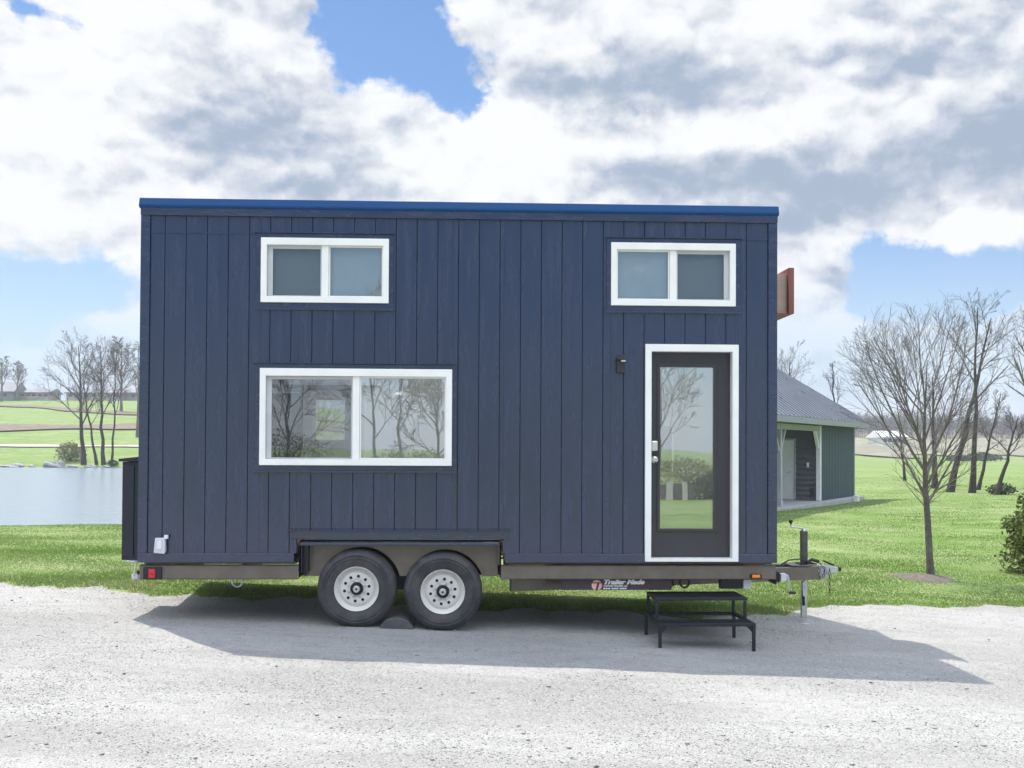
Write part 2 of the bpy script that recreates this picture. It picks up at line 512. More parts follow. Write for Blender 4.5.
# grass blades near the drive
def grass(n):
    y = 11.6 / (1 - NP.rand(n) * (1 - 11.6 / 75)) ; x = (NP.rand(n) - .5) * 1.06 * y
    ok = y > edge(x) - .02 - .28 * NP.rand(n) ** 4 * (1 + np.sin(x * 3.3 + np.sin(x * 7)))
    e = ((np.abs(x + 50) / 48) ** 4 + (np.abs(y - 70) / 34.5) ** 4) ** .25
    ok &= e > 1.20
    ok &= ~((x + 3.0 > 0) & (x < 2.8) & (y > 15.5) & (y < 40) & (NP.rand(n) > .15))   # hidden by the house
    d = np.hypot((x - 6.28) / .46, (y - 16.55) / .5)
    ok &= d > .75 + .15 * NP.rand(n)
    x, y = x[ok], y[ok]; n = len(x)
    h = (.012 + .016 * NP.rand(n)) * (1 + .5 * np.sin(x * 1.7 + np.sin(y * 2.2)) * np.sin(y * 1.3))
    nearedge = np.exp(-((y - edge(x)) / .35) ** 2)
    h = h * (1 + .8 * nearedge * NP.rand(n))
    a = NP.rand(n) * 6.28; w = .004 + .006 * NP.rand(n) + y * .00015
    dx, dy = np.cos(a), np.sin(a); lean = (NP.rand(n, 2) - .5) * 1.1 * h[:, None]
    z = height(x, y) - .004
    V = np.zeros((n, 3, 3))
    V[:, 0] = np.stack([x - dx * w, y - dy * w, z], 1); V[:, 1] = np.stack([x + dx * w, y + dy * w, z], 1)
    V[:, 2] = np.stack([x + lean[:, 0], y + lean[:, 1], z + h], 1)
    return np_mesh('grass', V.reshape(-1, 3), np.arange(3 * n).reshape(-1, 3), M['blade'])
tag(grass(420000), 'short green lawn grass along the gravel edge and around the trailer', 'grass', kind='stuff')

# pond
pv = [(-106, 30.0 - 2), (7, 28.0), (7, 115), (-106, 115)]
pond = MB().add([(x, y, -.42) for x, y in pv], [(0, 1, 2, 3)]).build('water', M['water'])
tag(pond, kind='structure')

def strip(name, pts, w, mat, dz, kind='structure', n=80):
    """ribbon draped on the terrain; pts = [(x, y)], w = width along y"""
    xs = np.linspace(pts[0][0], pts[-1][0], n)
    yc = np.interp(xs, [p[0] for p in pts], [p[1] for p in pts])
    v = []
    for k in range(5):
        yy = yc + w * (k / 4 - .5) + .15 * w * np.sin(xs * .35 + k)
        v.append(np.stack([xs, yy, height(xs, yy) + dz], 1))
    v = np.concatenate(v)
    I, J = np.meshgrid(np.arange(n - 1), np.arange(4)); b = (J * n + I).ravel()
    o = np_mesh(name, v, np.stack([b, b + 1, b + n + 1, b + n], 1), mat, smooth=True)
    return tag(o, kind=kind)
strip('farm_track', [(-120, 133), (-30, 134), (0, 136)], 2.6, M['path'], .14)
strip('ploughed_strip', [(-160, 168), (-75, 168), (-55, 175), (0, 185)], 14, M['brownband'], .22)
strip('field_edge_path', [(-140, 262), (-110, 250), (-85, 222), (-55, 205), (-20, 215)], 8, M['brownband'], .22)
strip('dry_field', [(60, 292), (180, 288), (330, 292)], 100, M['tanfield'], .25, n=60)
strip('wood_floor', [(-20, 440), (150, 440), (420, 440)], 200, M['brownband'], .35, n=60)

mul = MB()
mn = 28
cx, cy = 6.38, 16.6
vs = [(cx, cy, hz(cx, cy) + .07)]
for ring, (k, dz) in enumerate(((.35, .06), (.7, .035), (1.0, -.01))):
    for i in range(mn):
        a = 2 * math.pi * i / mn
        rr = k * (1 + .12 * math.sin(3 * a) + .08 * math.sin(7 * a + 1))
        x, y = cx - .1 + .46 * rr * math.cos(a), cy - .05 + .5 * rr * math.sin(a)
        vs.append((x, y, hz(x, y) + dz + .012 * rng.random()))
fs = [(0, 1 + i, 1 + (i + 1) % mn) for i in range(mn)]
for r_ in range(2):
    for i in range(mn):
        j = (i + 1) % mn
        fs.append((1 + r_*mn + i, 1 + (r_+1)*mn + i, 1 + (r_+1)*mn + j, 1 + r_*mn + j))
tag(mul.add(vs, fs).build('mulch_bed', M['mulch'], smooth=True), kind='structure')

# ------------------------------------------------------------------ tiny house on its trailer
YAW = .0389
house = empty('tiny_house', (0, 10.7, 0), YAW)
tag(house, 'navy blue tiny house on a twin axle trailer with white windows and glass door', 'tiny house')
XL, XR, ZB, ZT = -3.627, 2.635, .603, 4.15
D = 2.55

def part(mb, name, mat, parent=house, **k): return mb.build(name, mat, parent, **k)

OPEN = {'a': (-2.464, -1.218, 3.1415, 3.7756), 'b': (.972, 2.2155, 3.145, 3.770), 'c': (-2.464, -.591, 1.551, 2.498), 'd': (1.315, 2.245, .6164, 2.7645)}
WELL = (-2.10, -.085, .40, .835)        # the cut-out over the wheels
holes = list(OPEN.values()) + [WELL]
grooves = [-3.398 + .2045 * i for i in range(30) if -3.398 + .2045 * i < 2.52]

def wall_mesh(y0, y1, xs_extra, gap):
    """boards with narrow gaps, skipping the openings"""
    xs = sorted(set([-3.535, 2.543] + xs_extra + [h[0] for h in holes] + [h[1] for h in holes]))
    zs = sorted(set([.69, 3.99] + [h[2] for h in holes if h[2] > .69] + [h[3] for h in holes]))
    mb = MB()
    for i in range(len(xs) - 1):
        # merge vertically where possible
        run = None
        for k in range(len(zs) - 1):
            cx_, cz_ = (xs[i] + xs[i+1]) / 2, (zs[k] + zs[k+1]) / 2
            inside = any(h[0] < cx_ < h[1] and h[2] < cz_ < h[3] for h in holes)
            if gap and any(abs(cx_ - g) < gap * .45 for g in grooves): inside = True
            if not inside and run is None: run = zs[k]
            if (inside or k == len(zs) - 2) and run is not None:
                top = zs[k] if inside else zs[k+1]
                mb.box(xs[i], xs[i+1], y0, y1, run, top); run = None
    return mb
G = .0065
ex = []
for g in grooves: ex += [g - G / 2, g + G / 2]
wall = part(wall_mesh(0, .016, ex, G), 'wall', M['siding'], bevel=.0025)
part(wall_mesh(.018, .05, [], 0), 'wall_backing', M['groove'], parent=wall)
sw = MB().box(XL + .02, XL + .07, .052, D, ZB + .02, 4.02); part(sw, 'side_wall', M['siding'])
sw = MB().box(XR - .07, XR - .02, .052, D, ZB + .02, 4.02); part(sw, 'side_wall', M['siding'])
# the far long wall has a glazed door in it: build it round the opening
BO = (-2.43, -1.70, .80, 2.42)
BW = (1.68, 2.12, 1.40, 2.06)
BX = (-.30, 1.30, 1.10, 2.60)  # unseen window opening added to bring more light indoors
bw = MB()
for x0, x1, z0, z1 in ((XL + .07, BO[0], ZB + .02, 4.02), (BO[1], BX[0], ZB + .02, 4.02), (BX[1], BW[0], ZB + .02, 4.02), (BX[0], BX[1], ZB + .02, BX[2]), (BX[0], BX[1], BX[3], 4.02), (BW[1], XR - .07, ZB + .02, 4.02), (BW[0], BW[1], ZB + .02, BW[2]), (BW[0], BW[1], BW[3], 4.02), (BO[0], BO[1], BO[3], 4.02)):
    bw.box(x0, x1, D - .05, D, z0, z1)
part(bw, 'back_wall', M['siding'])
# coping: sloped blue metal edge, then frieze boards
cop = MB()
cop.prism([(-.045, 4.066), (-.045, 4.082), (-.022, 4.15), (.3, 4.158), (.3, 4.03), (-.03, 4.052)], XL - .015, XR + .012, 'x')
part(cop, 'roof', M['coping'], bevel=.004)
part(MB().box(XL - .002, XR + .002, -.028, .0, 3.982, 4.062), 'frieze_board', M['trim'], bevel=.004)
part(MB().box(XL, -3.537, -.022, .06, .695, 3.98), 'corner_board', M['trim'], bevel=.004)
part(MB().box(2.545, XR, -.022, .06, .695, 3.98), 'corner_board', M['trim'], bevel=.004)
part(MB().box(XL - .005, XL + .018, .062, .16, .695, 4.03), 'corner_return', M['trim'], bevel=.003)
part(MB().box(XR - .018, XR + .005, .062, .16, .695, 4.03), 'corner_return', M['trim'], bevel=.003)
part(MB().box(XL, WELL[0] - .02, -.024, .02, .603, .693), 'skirt_board', M['trim'], bevel=.004)
part(MB().box(WELL[1] + .02, 1.312, -.024, .02, .603, .693), 'skirt_board', M['trim'], bevel=.004)
part(MB().box(2.248, XR, -.024, .02, .603, .693), 'skirt_board', M['trim'], bevel=.004)
# seam flashing and wheel well trim
part(MB().box(-3.53, -2.52, -.008, -.001, 3.81, 3.822), 'seam_flashing', M['trim'])
part(MB().box(2.27, 2.54, -.008, -.001, 3.81, 3.822), 'seam_flashing', M['trim'])
part(MB().box(-2.16, -.03, -.026, -.001, .837, .916), 'well_trim', M['trim'], bevel=.003)
part(MB().prism([(-.05, .917), (-.05, .924), (-.0015, .936), (-.0015, .917)], -2.18, -.012, 'x'), 'drip_flashing', M['trim'])

FILL_OPENINGS = [(-3.1, -.7, .6, 2.3), (.35, 2.35, .6, 2.3)]  # unseen roof openings, added to let fill light into the rooms
def holed(mb, x0, x1, y0, y1, z0, z1):
    xs = [x0] + [v for h in FILL_OPENINGS for v in h[:2]] + [x1]
    for i in range(len(xs) - 1):
        if i % 2 == 0: mb.box(xs[i], xs[i+1], y0, y1, z0, z1)
        else: mb.box(xs[i], xs[i+1], y0, FILL_OPENINGS[0][2], z0, z1).box(xs[i], xs[i+1], FILL_OPENINGS[0][3], y1, z0, z1)
    return mb
deck = part(holed(MB(), XL - .01, XR + .01, .302, D + .02, 4.03, 4.135), 'roof_deck', M['steel'])
for h in FILL_OPENINGS:
    f_ = part(MB().box(h[0] - .04, h[1] + .04, h[2] - .04, h[2] + .0, 4.137, 4.149).box(h[0] - .04, h[1] + .04, h[3], h[3] + .04, 4.137, 4.149)
              .box(h[0] - .04, h[0], h[2] + .001, h[3] - .001, 4.137, 4.149).box(h[1], h[1] + .04, h[2] + .001, h[3] - .001, 4.137, 4.149), 'added_skylight', M['vinyl'])
    part(MB().box(h[0] + .002, h[1] - .002, h[2] + .002, h[3] - .002, 4.10, 4.106), 'pane', M['clear'], parent=f_)

# windows
def window(key, sash_left, casing=True):
    x0, x1, z0, z1 = OPEN[key]
    big = key == 'c'
    fw = .058; top = .075 if big else .07
    fr = part(MB().frame(x0, x1, z0, z1, (fw, fw, .06, top), -.034, .05), 'window', M['vinyl'], bevel=.004)
    xm = -1.53 if big else (-1.842 if key == 'a' else 1.594)
    MB_ = MB().box(xm - .034, xm + .034, -.012, .046, z0 + .06, z1 - top)
    part(MB_, 'mullion', M['vinyl'], parent=fr, bevel=.004)
    iz0, iz1 = z0 + .06, z1 - top
    cells = [(x0 + fw, xm - .034, sash_left), (xm + .034, x1 - fw, not sash_left)]
    for c0, c1, slide in cells:
        c0 += .002; c1 -= .002
        if slide:
            part(MB().frame(c0, c1, iz0 + .002, iz1 - .002, (.05, .012, .012, .03) if sash_left else (.012, .05, .012, .03), .012, .044), 'sash', M['vinyl_shaded'], parent=fr, bevel=.002)
            q = (c0 + .014, c1 - .014, iz0 + .014, iz1 - .033)
            part(MB().box(c0 + .014, c1 - .014, .014, .0155, iz0 + .014, iz1 - .02), 'insect_screen', M['screen'], parent=fr)
            yb = .028
        else:
            part(MB().frame(c0, c1, iz0 + .002, iz1 - .002, .012, .006, .03), 'glazing_bead', M['vinyl'], parent=fr)
            q = (c0 + .012, c1 - .012, iz0 + .014, iz1 - .014); yb = .018
        part(MB().box(q[0], q[1], yb, yb + .004, q[2], q[3]), 'pane', M['glass'] if big else M['upper_glass'], parent=fr)
    # casing boards and drip cap in the wall colour
    w = .045
    part(MB().frame(x0 - w, x1 + w, z0 - w - .005, z1 + w, (w - .002, w - .002, w + .003, w - .002), -.016, -.001), 'window_casing', M['trim'], parent=fr, bevel=.003)
    part(MB().box(x0 - w - .02, x1 + w + .02, -.032, -.001, z1 + w + .001, z1 + w + .010), 'drip_cap', M['trim'], parent=fr)
    part(MB().box(x0 - w - .01, x1 + w + .01, -.022, -.001, z0 - w - .028, z0 - w - .007), 'sill_board', M['trim'], parent=fr, bevel=.002)
    return fr
window('a', True)['label'] = 'white slider window above the large window'
window('b', False)['label'] = 'white slider window above the glass door'
window('c', True)['label'] = 'large white slider window'

# door
x0, x1, z0, z1 = OPEN['d']
dfm = MB()
dfm.frame(x0, x1, z0, z1, (.062, .062, .03, .072), -.038, -.001)
dfm.frame(x0 + .004, x1 - .004, z0 + .012, z1 - .004, (.052, .052, .02, .064), .002, .16)
dframe = part(dfm, 'door_frame', M['vinyl'], bevel=.004)
sx0, sx1, sz0, sz1 = x0 + .058, x1 - .058, z0 + .036, z1 - .071
lx0, lx1, lz0, lz1 = 1.472, 2.030, .925, 2.555
door = part(MB().frame(sx0, sx1, sz0, sz1, (lx0 - sx0, sx1 - lx1, lz0 - sz0, sz1 - lz1), .085, .128), 'door', M['door_paint'], bevel=.003)
part(MB().frame(lx0 - .02, lx1 + .02, lz0 - .02, lz1 + .02, .03, .070, .0845), 'glazing_bead', M['door_paint'], parent=door, bevel=.004)
part(MB().box(lx0 + .001, lx1 - .001, .095, .101, lz0 + .001, lz1 - .001), 'pane', M['door_glass'], parent=door)
kx = 1.424
kb = MB().lathe([(.0, -.062), (.018, -.062), (.031, -.052), (.033, -.040), (.022, -.026), (.012, -.02), (.012, -.008), (.034, -.006), (.034, 0)], (kx, .085, 1.622), 'y', 24)
part(kb, 'door_knob', M['satin'], parent=door, smooth=True)
db = MB().box(kx - .033, kx + .033, .058, .0845, 1.705, 1.81)
part(db, 'deadbolt_keypad', M['satin'], parent=door, bevel=.02)
part(MB().lathe([(.0, -.006), (.008, -.006), (.008, 0)], (kx, .085, 1.672), 'y', 12), 'key_cylinder', M['dark'], parent=door)

# wall lamp beside the door
wl = part(MB().box(1.028, 1.108, -.055, -.001, 2.478, 2.60), 'wall_lamp', M['lampblack'], bevel=.004)
part(MB().prism([(1.02, 2.603), (1.116, 2.603), (1.106, 2.645), (1.055, 2.652)], -.095, -.001, 'y'), 'lamp_cap', M['lampblack'], parent=wl, bevel=.003)
part(MB().box(1.068, 1.112, -.085, -.058, 2.585, 2.601), 'lamp_lens', M['white_paint'], parent=wl, bevel=.003)

# power inlet by the lower corner
pi_ = part(MB().prism([(-3.458, .70), (-3.355, .69), (-3.345, .72), (-3.35, .845), (-3.445, .845)], -.075, -.025, 'y'), 'power_inlet', M['plastic'], bevel=.008)
part(MB().prism([(-3.425, .735), (-3.378, .735), (-3.378, .82), (-3.425, .82)], -.083, -.076, 'y').box(-3.36, -3.325, -.07, -.03, .835, .872), 'inlet_cover', M['white_paint'], parent=pi_, bevel=.004)

# utility cabinet on the rear end wall
uc = part(MB().box(-3.855, XL + .019, .22, 1.15, .60, 1.575), 'utility_cabinet', M['cabinet'], bevel=.006)
part(MB().prism([(-3.885, 1.578), (XL + .018, 1.578), (XL + .018, 1.635), (-3.885, 1.605)], .19, 1.18, 'y'), 'cabinet_lid', M['cabinet'], parent=uc, bevel=.004)
part(MB().box(-3.845, -3.735, .205, .219, .64, 1.54), 'cabinet_door', M['cabinet'], parent=uc, bevel=.003)
part(MB().box(-3.80, -3.66, .25, .35, .575, .597), 'cabinet_bracket', M['plastic'], parent=uc, bevel=.003)

# wooden box on the hitch end wall
wb = part(MB().box(XR - .019, 2.99, .86, 1.72, 3.20, 3.62).box(XR - .019, 2.99, .84, .86, 3.195, 3.21), 'wooden_box', M['tan_wood'], bevel=.004)
part(MB().box(2.992, 3.052, .80, 1.76, 3.185, 3.68).box(XR - .018, 2.991, .82, 1.76, 3.165, 3.194), 'box_trim', M['red_wood'], parent=wb, bevel=.004)

# ---- trailer
fr = MB()
for y in (.02, D - .12):
    fr.box(XL + .01, -2.085, y, y + .012, .435, .575)
    fr.box(XL + .01, -2.085, y, y + .06, .563, .575).box(XL + .01, -2.085, y, y + .06, .435, .447)
    fr.box(-.10, XR, y, y + .012, .435, .575)
    fr.box(-.10, XR, y, y + .06, .563, .575).box(-.10, XR, y, y + .06, .435, .447)
fr.box(XL + .03, -2.12, .1, D - .15, .578, .60).box(-.06, XR - .02, .1, D - .15, .578, .60)
fr.box(XL, XL + .06, .085, D - .125, .44, .56).box(XR - .06, XR - .003, .085, D - .125, .44, .56)
for i in range(10):
    x = -3.3 + .62 * i
    if -2.2 < x < 0: continue
    fr.box(x, x + .05, .085, D - .125, .47, .56)
for y in (.62, D - .7): fr.box(-3.3, 1.4, y, y + .05, .45, .469)
frame_ = part(fr, 'trailer_frame', M['fender'], bevel=.003)
# fender panel with two arches
fx0, fx1, fz0, fz1 = -2.055, -.128, .455, .765
W1, W2 = (-1.515, .342), (-.672, .314)
poly = [(fx0, fz0)]
for (wx, wz) in ((-1.475, .36), (-.65, .335)):
    rr = .385
    a0 = math.asin((fz0 - wz) / rr)
    for i in range(19):
        a = math.pi - a0 - (math.pi - 2 * a0) * i / 18
        poly.append((wx + rr * math.cos(a), wz + rr * math.sin(a)))
poly += [(fx1, fz0), (fx1, fz1), (fx0, fz1)]
fp = part(MB().prism(poly, .135, .15, 'y'), 'fender_panel', M['fender'], bevel=.002)
part(MB().box(fx0 - .015, fx1 + .012, .0, .16, fz1 + .001, .795), 'fender_lip', M['trim'], parent=fp, bevel=.004)
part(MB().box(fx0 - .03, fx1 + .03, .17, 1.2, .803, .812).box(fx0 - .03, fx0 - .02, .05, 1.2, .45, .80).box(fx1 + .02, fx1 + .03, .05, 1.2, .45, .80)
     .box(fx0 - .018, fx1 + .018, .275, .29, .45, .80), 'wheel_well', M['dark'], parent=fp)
part(MB().box(fx0 + .0, fx0 + .012, .0, .133, .50, .762).box(fx0 + .055, fx0 + .067, .0, .133, .50, .762).box(fx0 + .013, fx0 + .054, .05, .06, .47, .762), 'end_bracket', M['black_steel'], parent=fp, bevel=.002)
part(MB().box(fx1 - .001, fx1 + .012, .0, .133, .58, .762), 'end_bracket', M['steel'], parent=fp, bevel=.002)
part(MB().box(-1.20, -.98, .3, .9, .30, .45).tube([(-1.515, .25, .342), (-1.515, D - .25, .342)], .04, 10).tube([(-.672, .25, .314), (-.672, D - .25, .314)], .04, 10)
     .bar((-1.4, .42, .37), (-.78, .42, .36), .06, .05), 'axle', M['black_steel'])

def wheel(cx_, cz_):
    c = (cx_, .0, cz_)
    rim = MB().lathe([(.206, .012), (.216, .004), (.219, .010), (.212, .024), (.196, .036), (.186, .060), (.178, .064), (.160, .050), (.148, .046), (.090, .046), (.083, .050), (.066, .046), (.062, .07), (.0, .07)], c, 'y', 64, cap0=False)
    rm = rim.build('wheel', M['rim'], house, smooth=True)
    prof = [(.211, .02), (.235, .006), (.275, -.002), (.296, -.004), (.299, -.012), (.306, -.012), (.309, -.006), (.322, -.005), (.325, -.011), (.331, -.011), (.335, -.003), (.348, .003), (.366, .022), (.382, .045), (.389, .075),
            (.3895, .10), (.381, .104), (.381, .110), (.3895, .114), (.3895, .16), (.381, .164), (.381, .17), (.3895, .174), (.386, .205), (.365, .225), (.30, .238), (.211, .215), (.05, .20)]
    MB().lathe(prof, c, 'y', 72, cap0=False).build('tyre', M['tyre'], rm, smooth=True)
    hb = MB().lathe([(.0, -.012), (.028, -.012), (.034, -.006), (.036, .02)], c, 'y', 28)
    hb.build('hub_cap', M['zinc'], rm, smooth=True)
    MB().lathe([(.037, .01), (.055, .012), (.060, .03), (.060, .05)], c, 'y', 32, cap0=False).build('hub_ring', M['dark'], rm, smooth=True)
    for k in range(10):
        a = 2 * math.pi * (k + .3) / 10
        MB().lathe([(.0, .0), (.015, .0), (.015, .01)], (cx_ + .122 * math.cos(a), .0435, cz_ + .122 * math.sin(a)), 'y', 12).build('hand_hole', M['dark'], rm)
    for k in range(8):
        a = 2 * math.pi * (k + .5) / 8
        MB().lathe([(.0, .0), (.009, .002), (.010, .018)], (cx_ + .083 * math.cos(a), .030, cz_ + .083 * math.sin(a)), 'y', 6).build('lug_nut', M['zinc'], rm)
    MB().lathe([(.0, .0), (.011, .0), (.011, .01)], (cx_ + .0, -.0125, cz_), 'y', 14).build('grease_plug', M['dark'], rm)
    return rm
wheel(*W1); wheel(*W2)

# A-frame tongue
cpl = Vector((3.18, 1.215, .375))
tg = MB()
for y0_ in (.24, D - .24):
    yend = 1.215 + (.055 if y0_ > 1 else -.055)
    tg.bar((.0, y0_, .362), (3.44, yend, .375), .07, .142)
tg.box(3.10, 3.3, 1.06, 1.37, .452, .466)
tongue = part(tg, 'tongue', M['fender'], bevel=.003)
part(MB().box(2.36, 2.44, .30, .40, .42, .50).box(2.50, 2.58, .36, .5, .43, .49), 'crossmember_bracket', M['black_steel'], bevel=.003)
cp = MB().box(3.42, 3.52, 1.16, 1.27, .335, .455).prism([(3.522, .34), (3.60, .375), (3.66, .395), (3.655, .43), (3.58, .445), (3.522, .45)], 1.165, 1.265, 'y')
cp = part(cp, 'coupler', M['zinc'], bevel=.006)
part(MB().bar((3.50, 1.2, .500), (3.62, 1.2, .452), .03, .02).box(3.655, 3.70, 1.19, 1.24, .385, .43), 'coupler_latch', M['black_steel'], parent=cp, bevel=.003)
def chain(pts, r=.011):
    mb = MB()
    for i in range(len(pts) - 1):
        a, b_ = Vector(pts[i]), Vector(pts[i+1]); d = (b_ - a); m = max(2, int(d.length / .035))
        for k in range(m):
            q = a + d * ((k + .5) / m); u = d.normalized() * .02
            s_ = Vector((.012, 0, 0)) if k % 2 else Vector((0, .012, 0))
            mb.tube([q - u, q - u * .4 + s_, q + u * .4 + s_, q + u, q + u * .4 - s_, q - u * .4 - s_, q - u], .0045, 5)
    return mb
ch = chain([(3.42, 1.13, .46), (3.44, 1.11, .34), (3.48, 1.11, .28), (3.52, 1.11, .36), (3.52, 1.13, .45)])
ch2 = chain([(3.535, 1.10, .43), (3.54, 1.10, .13)])
part(ch, 'safety_chain', M['zinc']); part(ch2, 'safety_chain', M['steel'])
part(chain([(3.43, 1.14, .49), (3.49, 1.12, .42), (3.47, 1.12, .32)]), 'safety_chain', M['black_steel'])
# tongue jack
jx, jy = 3.285, 1.215
jk = part(MB().box(jx - .034, jx + .036, jy - .034, jy + .034, .467, .83), 'tongue_jack', M['steel'], bevel=.006)
part(MB().box(jx - .028, jx + .030, jy - .028, jy + .028, -.13, .30), 'jack_leg', M['zinc'], parent=jk, bevel=.004)
part(MB().box(jx - .05, jx + .05, jy - .05, jy + .05, hz(jx - 1.215*YAW, 10.7 + jy) - .0, hz(jx, 11.9) + .025), 'jack_foot', M['zinc'], parent=jk, bevel=.004)
part(MB().lathe([(.0, .03), (.018, .028), (.03, .0)], (jx, jy, .83), 'z', 16).tube([(jx, jy, .85), (jx - .03, jy, .862), (jx - .145, jy - .01, .875), (jx - .147, jy - .01, .905)], .008, 8), 'jack_crank', M['zinc'], parent=jk, smooth=True)
part(MB().lathe([(.0, .05), (.022, .046), (.024, .036), (.008, .0)], (jx - .147, jy - .01, .903), 'z', 14), 'crank_knob', M['black_steel'], parent=jk, smooth=True)
part(MB().box(jx - .07, jx + .09, jy - .09, jy + .09, .467, .48), 'jack_plate', M['black_steel'], parent=jk, bevel=.003)
part(MB().tube([(jx - .02, jy - .1, .30), (jx - .05, jy - .1, .27), (jx - .045, jy - .1, .12), (jx - .03, jy - .1, .07)], .006, 6).tube([(jx - .035, jy - .1, .12), (jx - .03, jy - .1, .02)], .016, 8), 'wire_plug', M['black_steel'], parent=jk, smooth=True)
part(MB().tube([(3.0, 1.1, .47), (3.08, 1.08, .52), (3.2, 1.1, .53), (3.3, 1.12, .50), (3.4, 1.12, .47)], .008, 6).tube([(3.29, 1.14, .48), (3.35, 1.14, .52), (3.43, 1.14, .50)], .02, 6), 'wiring_loom', M['black_steel'], smooth=True)
# stabilizer jacks at both ends, with crank handles
s1 = part(MB().box(2.655, 2.70, .12, .22, .395, .50).box(2.638, 2.654, .06, .3, .38, .52), 'stabilizer_jack', M['black_steel'], bevel=.003)
part(MB().box(2.702, 2.76, .08, .16, .41, .485).prism([(2.761, .415), (2.78, .43), (2.78, .47), (2.761, .482)], .08, .16, 'y'), 'jack_gear_box', M['plastic'], parent=s1, bevel=.006)
part(MB().tube([(2.77, .10, .455), (2.776, .07, .45), (2.778, .07, .31), (2.79, .07, .30)], .007, 8), 'jack_crank', M['zinc'], parent=s1, smooth=True)
part(MB().tube([(2.78, .07, .30), (2.85, .07, .297)], .014, 10), 'crank_grip', M['black_steel'], parent=s1, smooth=True)
s2 = part(MB().box(XL - .06, XL - .002, .16, .26, .42, .50).box(XL - .035, XL - .02, .1, .15, .43, .49), 'stabilizer_jack', M['black_steel'], bevel=.003)
part(MB().box(-3.72, -3.64, .10, .155, .425, .478), 'jack_gear_box', M['plastic'], parent=s2, bevel=.01)
part(MB().tube([(-3.695, .09, .46), (-3.675, .09, .58), (-3.68, .09, .60), (-3.76, .09, .605)], .007, 8), 'jack_crank', M['plastic'], parent=s2, smooth=True)
# lights and hardware
tl = part(MB().box(-3.575, -3.40, -.01, .018, .435, .555), 'tail_light', M['black_steel'], bevel=.006)
part(MB().box(-3.52, -3.455, -.022, -.011, .452, .54), 'red_lens', M['red_lens'], parent=tl, bevel=.006)
part(MB().lathe([(.0, -.004), (.013, -.002), (.016, .004)], (-3.488, -.0225, .495), 'y', 14), 'reflector', M['red_lens'], parent=tl, smooth=True)
ml = part(MB().box(2.375, 2.485, -.012, .018, .45, .49), 'marker_light', M['black_steel'], bevel=.003)
part(MB().box(2.385, 2.465, -.026, -.013, .456, .486), 'amber_lens', M['amber'], parent=ml, bevel=.005)
def ring(x, z, rx, rz, y=.1):
    pts = [(x + rx * math.sin(a), y, z + rz * math.cos(a)) for a in [2*math.pi*i/18 for i in range(19)]]
    return MB().tube(pts, .011, 6, cap=False)
part(ring(-2.69, .405, .05, .05), 'tie_ring', M['zinc'], smooth=True)
part(ring(1.735, .40, .045, .055, .10).box(1.69, 1.78, .07, .13, .425, .455), 'tie_ring', M['black_steel'], smooth=True)
part(MB().tube([(1.50, .10, .43), (1.61, .10, .425), (1.625, .10, .37), (1.60, .10, .345), (1.57, .10, .36)], .014, 8), 'chain_hook', M['black_steel'], smooth=True)
part(MB().box(2.10, 2.32, .12, .2, .33, .43), 'wiring_box', M['black_steel'], bevel=.004)
part(MB().box(2.33, 2.41, .10, .18, .33, .425), 'grey_bracket', M['plastic'], bevel=.004)
# name banner
bd = part(MB().box(.50, 1.60, .072, .082, .325, .432), 'nameplate', M['badge'], bevel=.002)
ey = .071
part(MB().lathe([(.0, 0), (.051, 0), (.051, .006)], (.852, ey - .006, .373), 'y', 36), 'emblem', M['pink'], parent=bd)
part(MB().prism([(.795, .392), (.905, .392), (.905, .401), (.795, .401)], ey - .010, ey - .0065, 'y').prism([(.838, .322), (.858, .322), (.878, .3915), (.856, .3915)], ey - .010, ey - .0065, 'y'), 'emblem_mark', M['badge'], parent=bd)

def lettering(text, size, x, z, mat, parent, y, shear=.25, bold=.0, sx=1.0, name='lettering'):
    cu = bpy.data.curves.new(name, 'FONT')
    cu.body = text; cu.size = size; cu.shear = shear; cu.offset = bold; cu.extrude = .0012
    tmp = bpy.data.objects.new(name, cu); COL.objects.link(tmp)
    bpy.context.view_layer.update()
    me = bpy.data.meshes.new_from_object(tmp.evaluated_get(bpy.context.evaluated_depsgraph_get()))
    bpy.data.objects.remove(tmp); bpy.data.curves.remove(cu)
    me.materials.clear(); me.materials.append(mat)
    o = bpy.data.objects.new(name, me); COL.objects.link(o)
    o.parent = parent; o.location = (x, y, z); o.rotation_euler = (R(90), 0, 0); o.scale = (sx, 1, 1)
    return o
lettering('Trailer Made', .060, .915, .385, M['letters'], bd, ey - .003, .3, .0038, 1.30)
lettering('CUSTOM TRAILERS, LLC', .026, .918, .356, M['letters'], bd, ey - .003, .15, .0006, .86)
dash = MB()
for i, w in enumerate((.018, .018, .02, .02, .018, .018, .02, .02, .018)):
    xx = .918 + i * .024 + (.01 if i > 2 else 0) + (.01 if i > 5 else 0)
    dash.box(xx, xx + w, ey - .004, ey - .002, .334, .346)
part(dash, 'small_print', M['letters'], parent=bd)

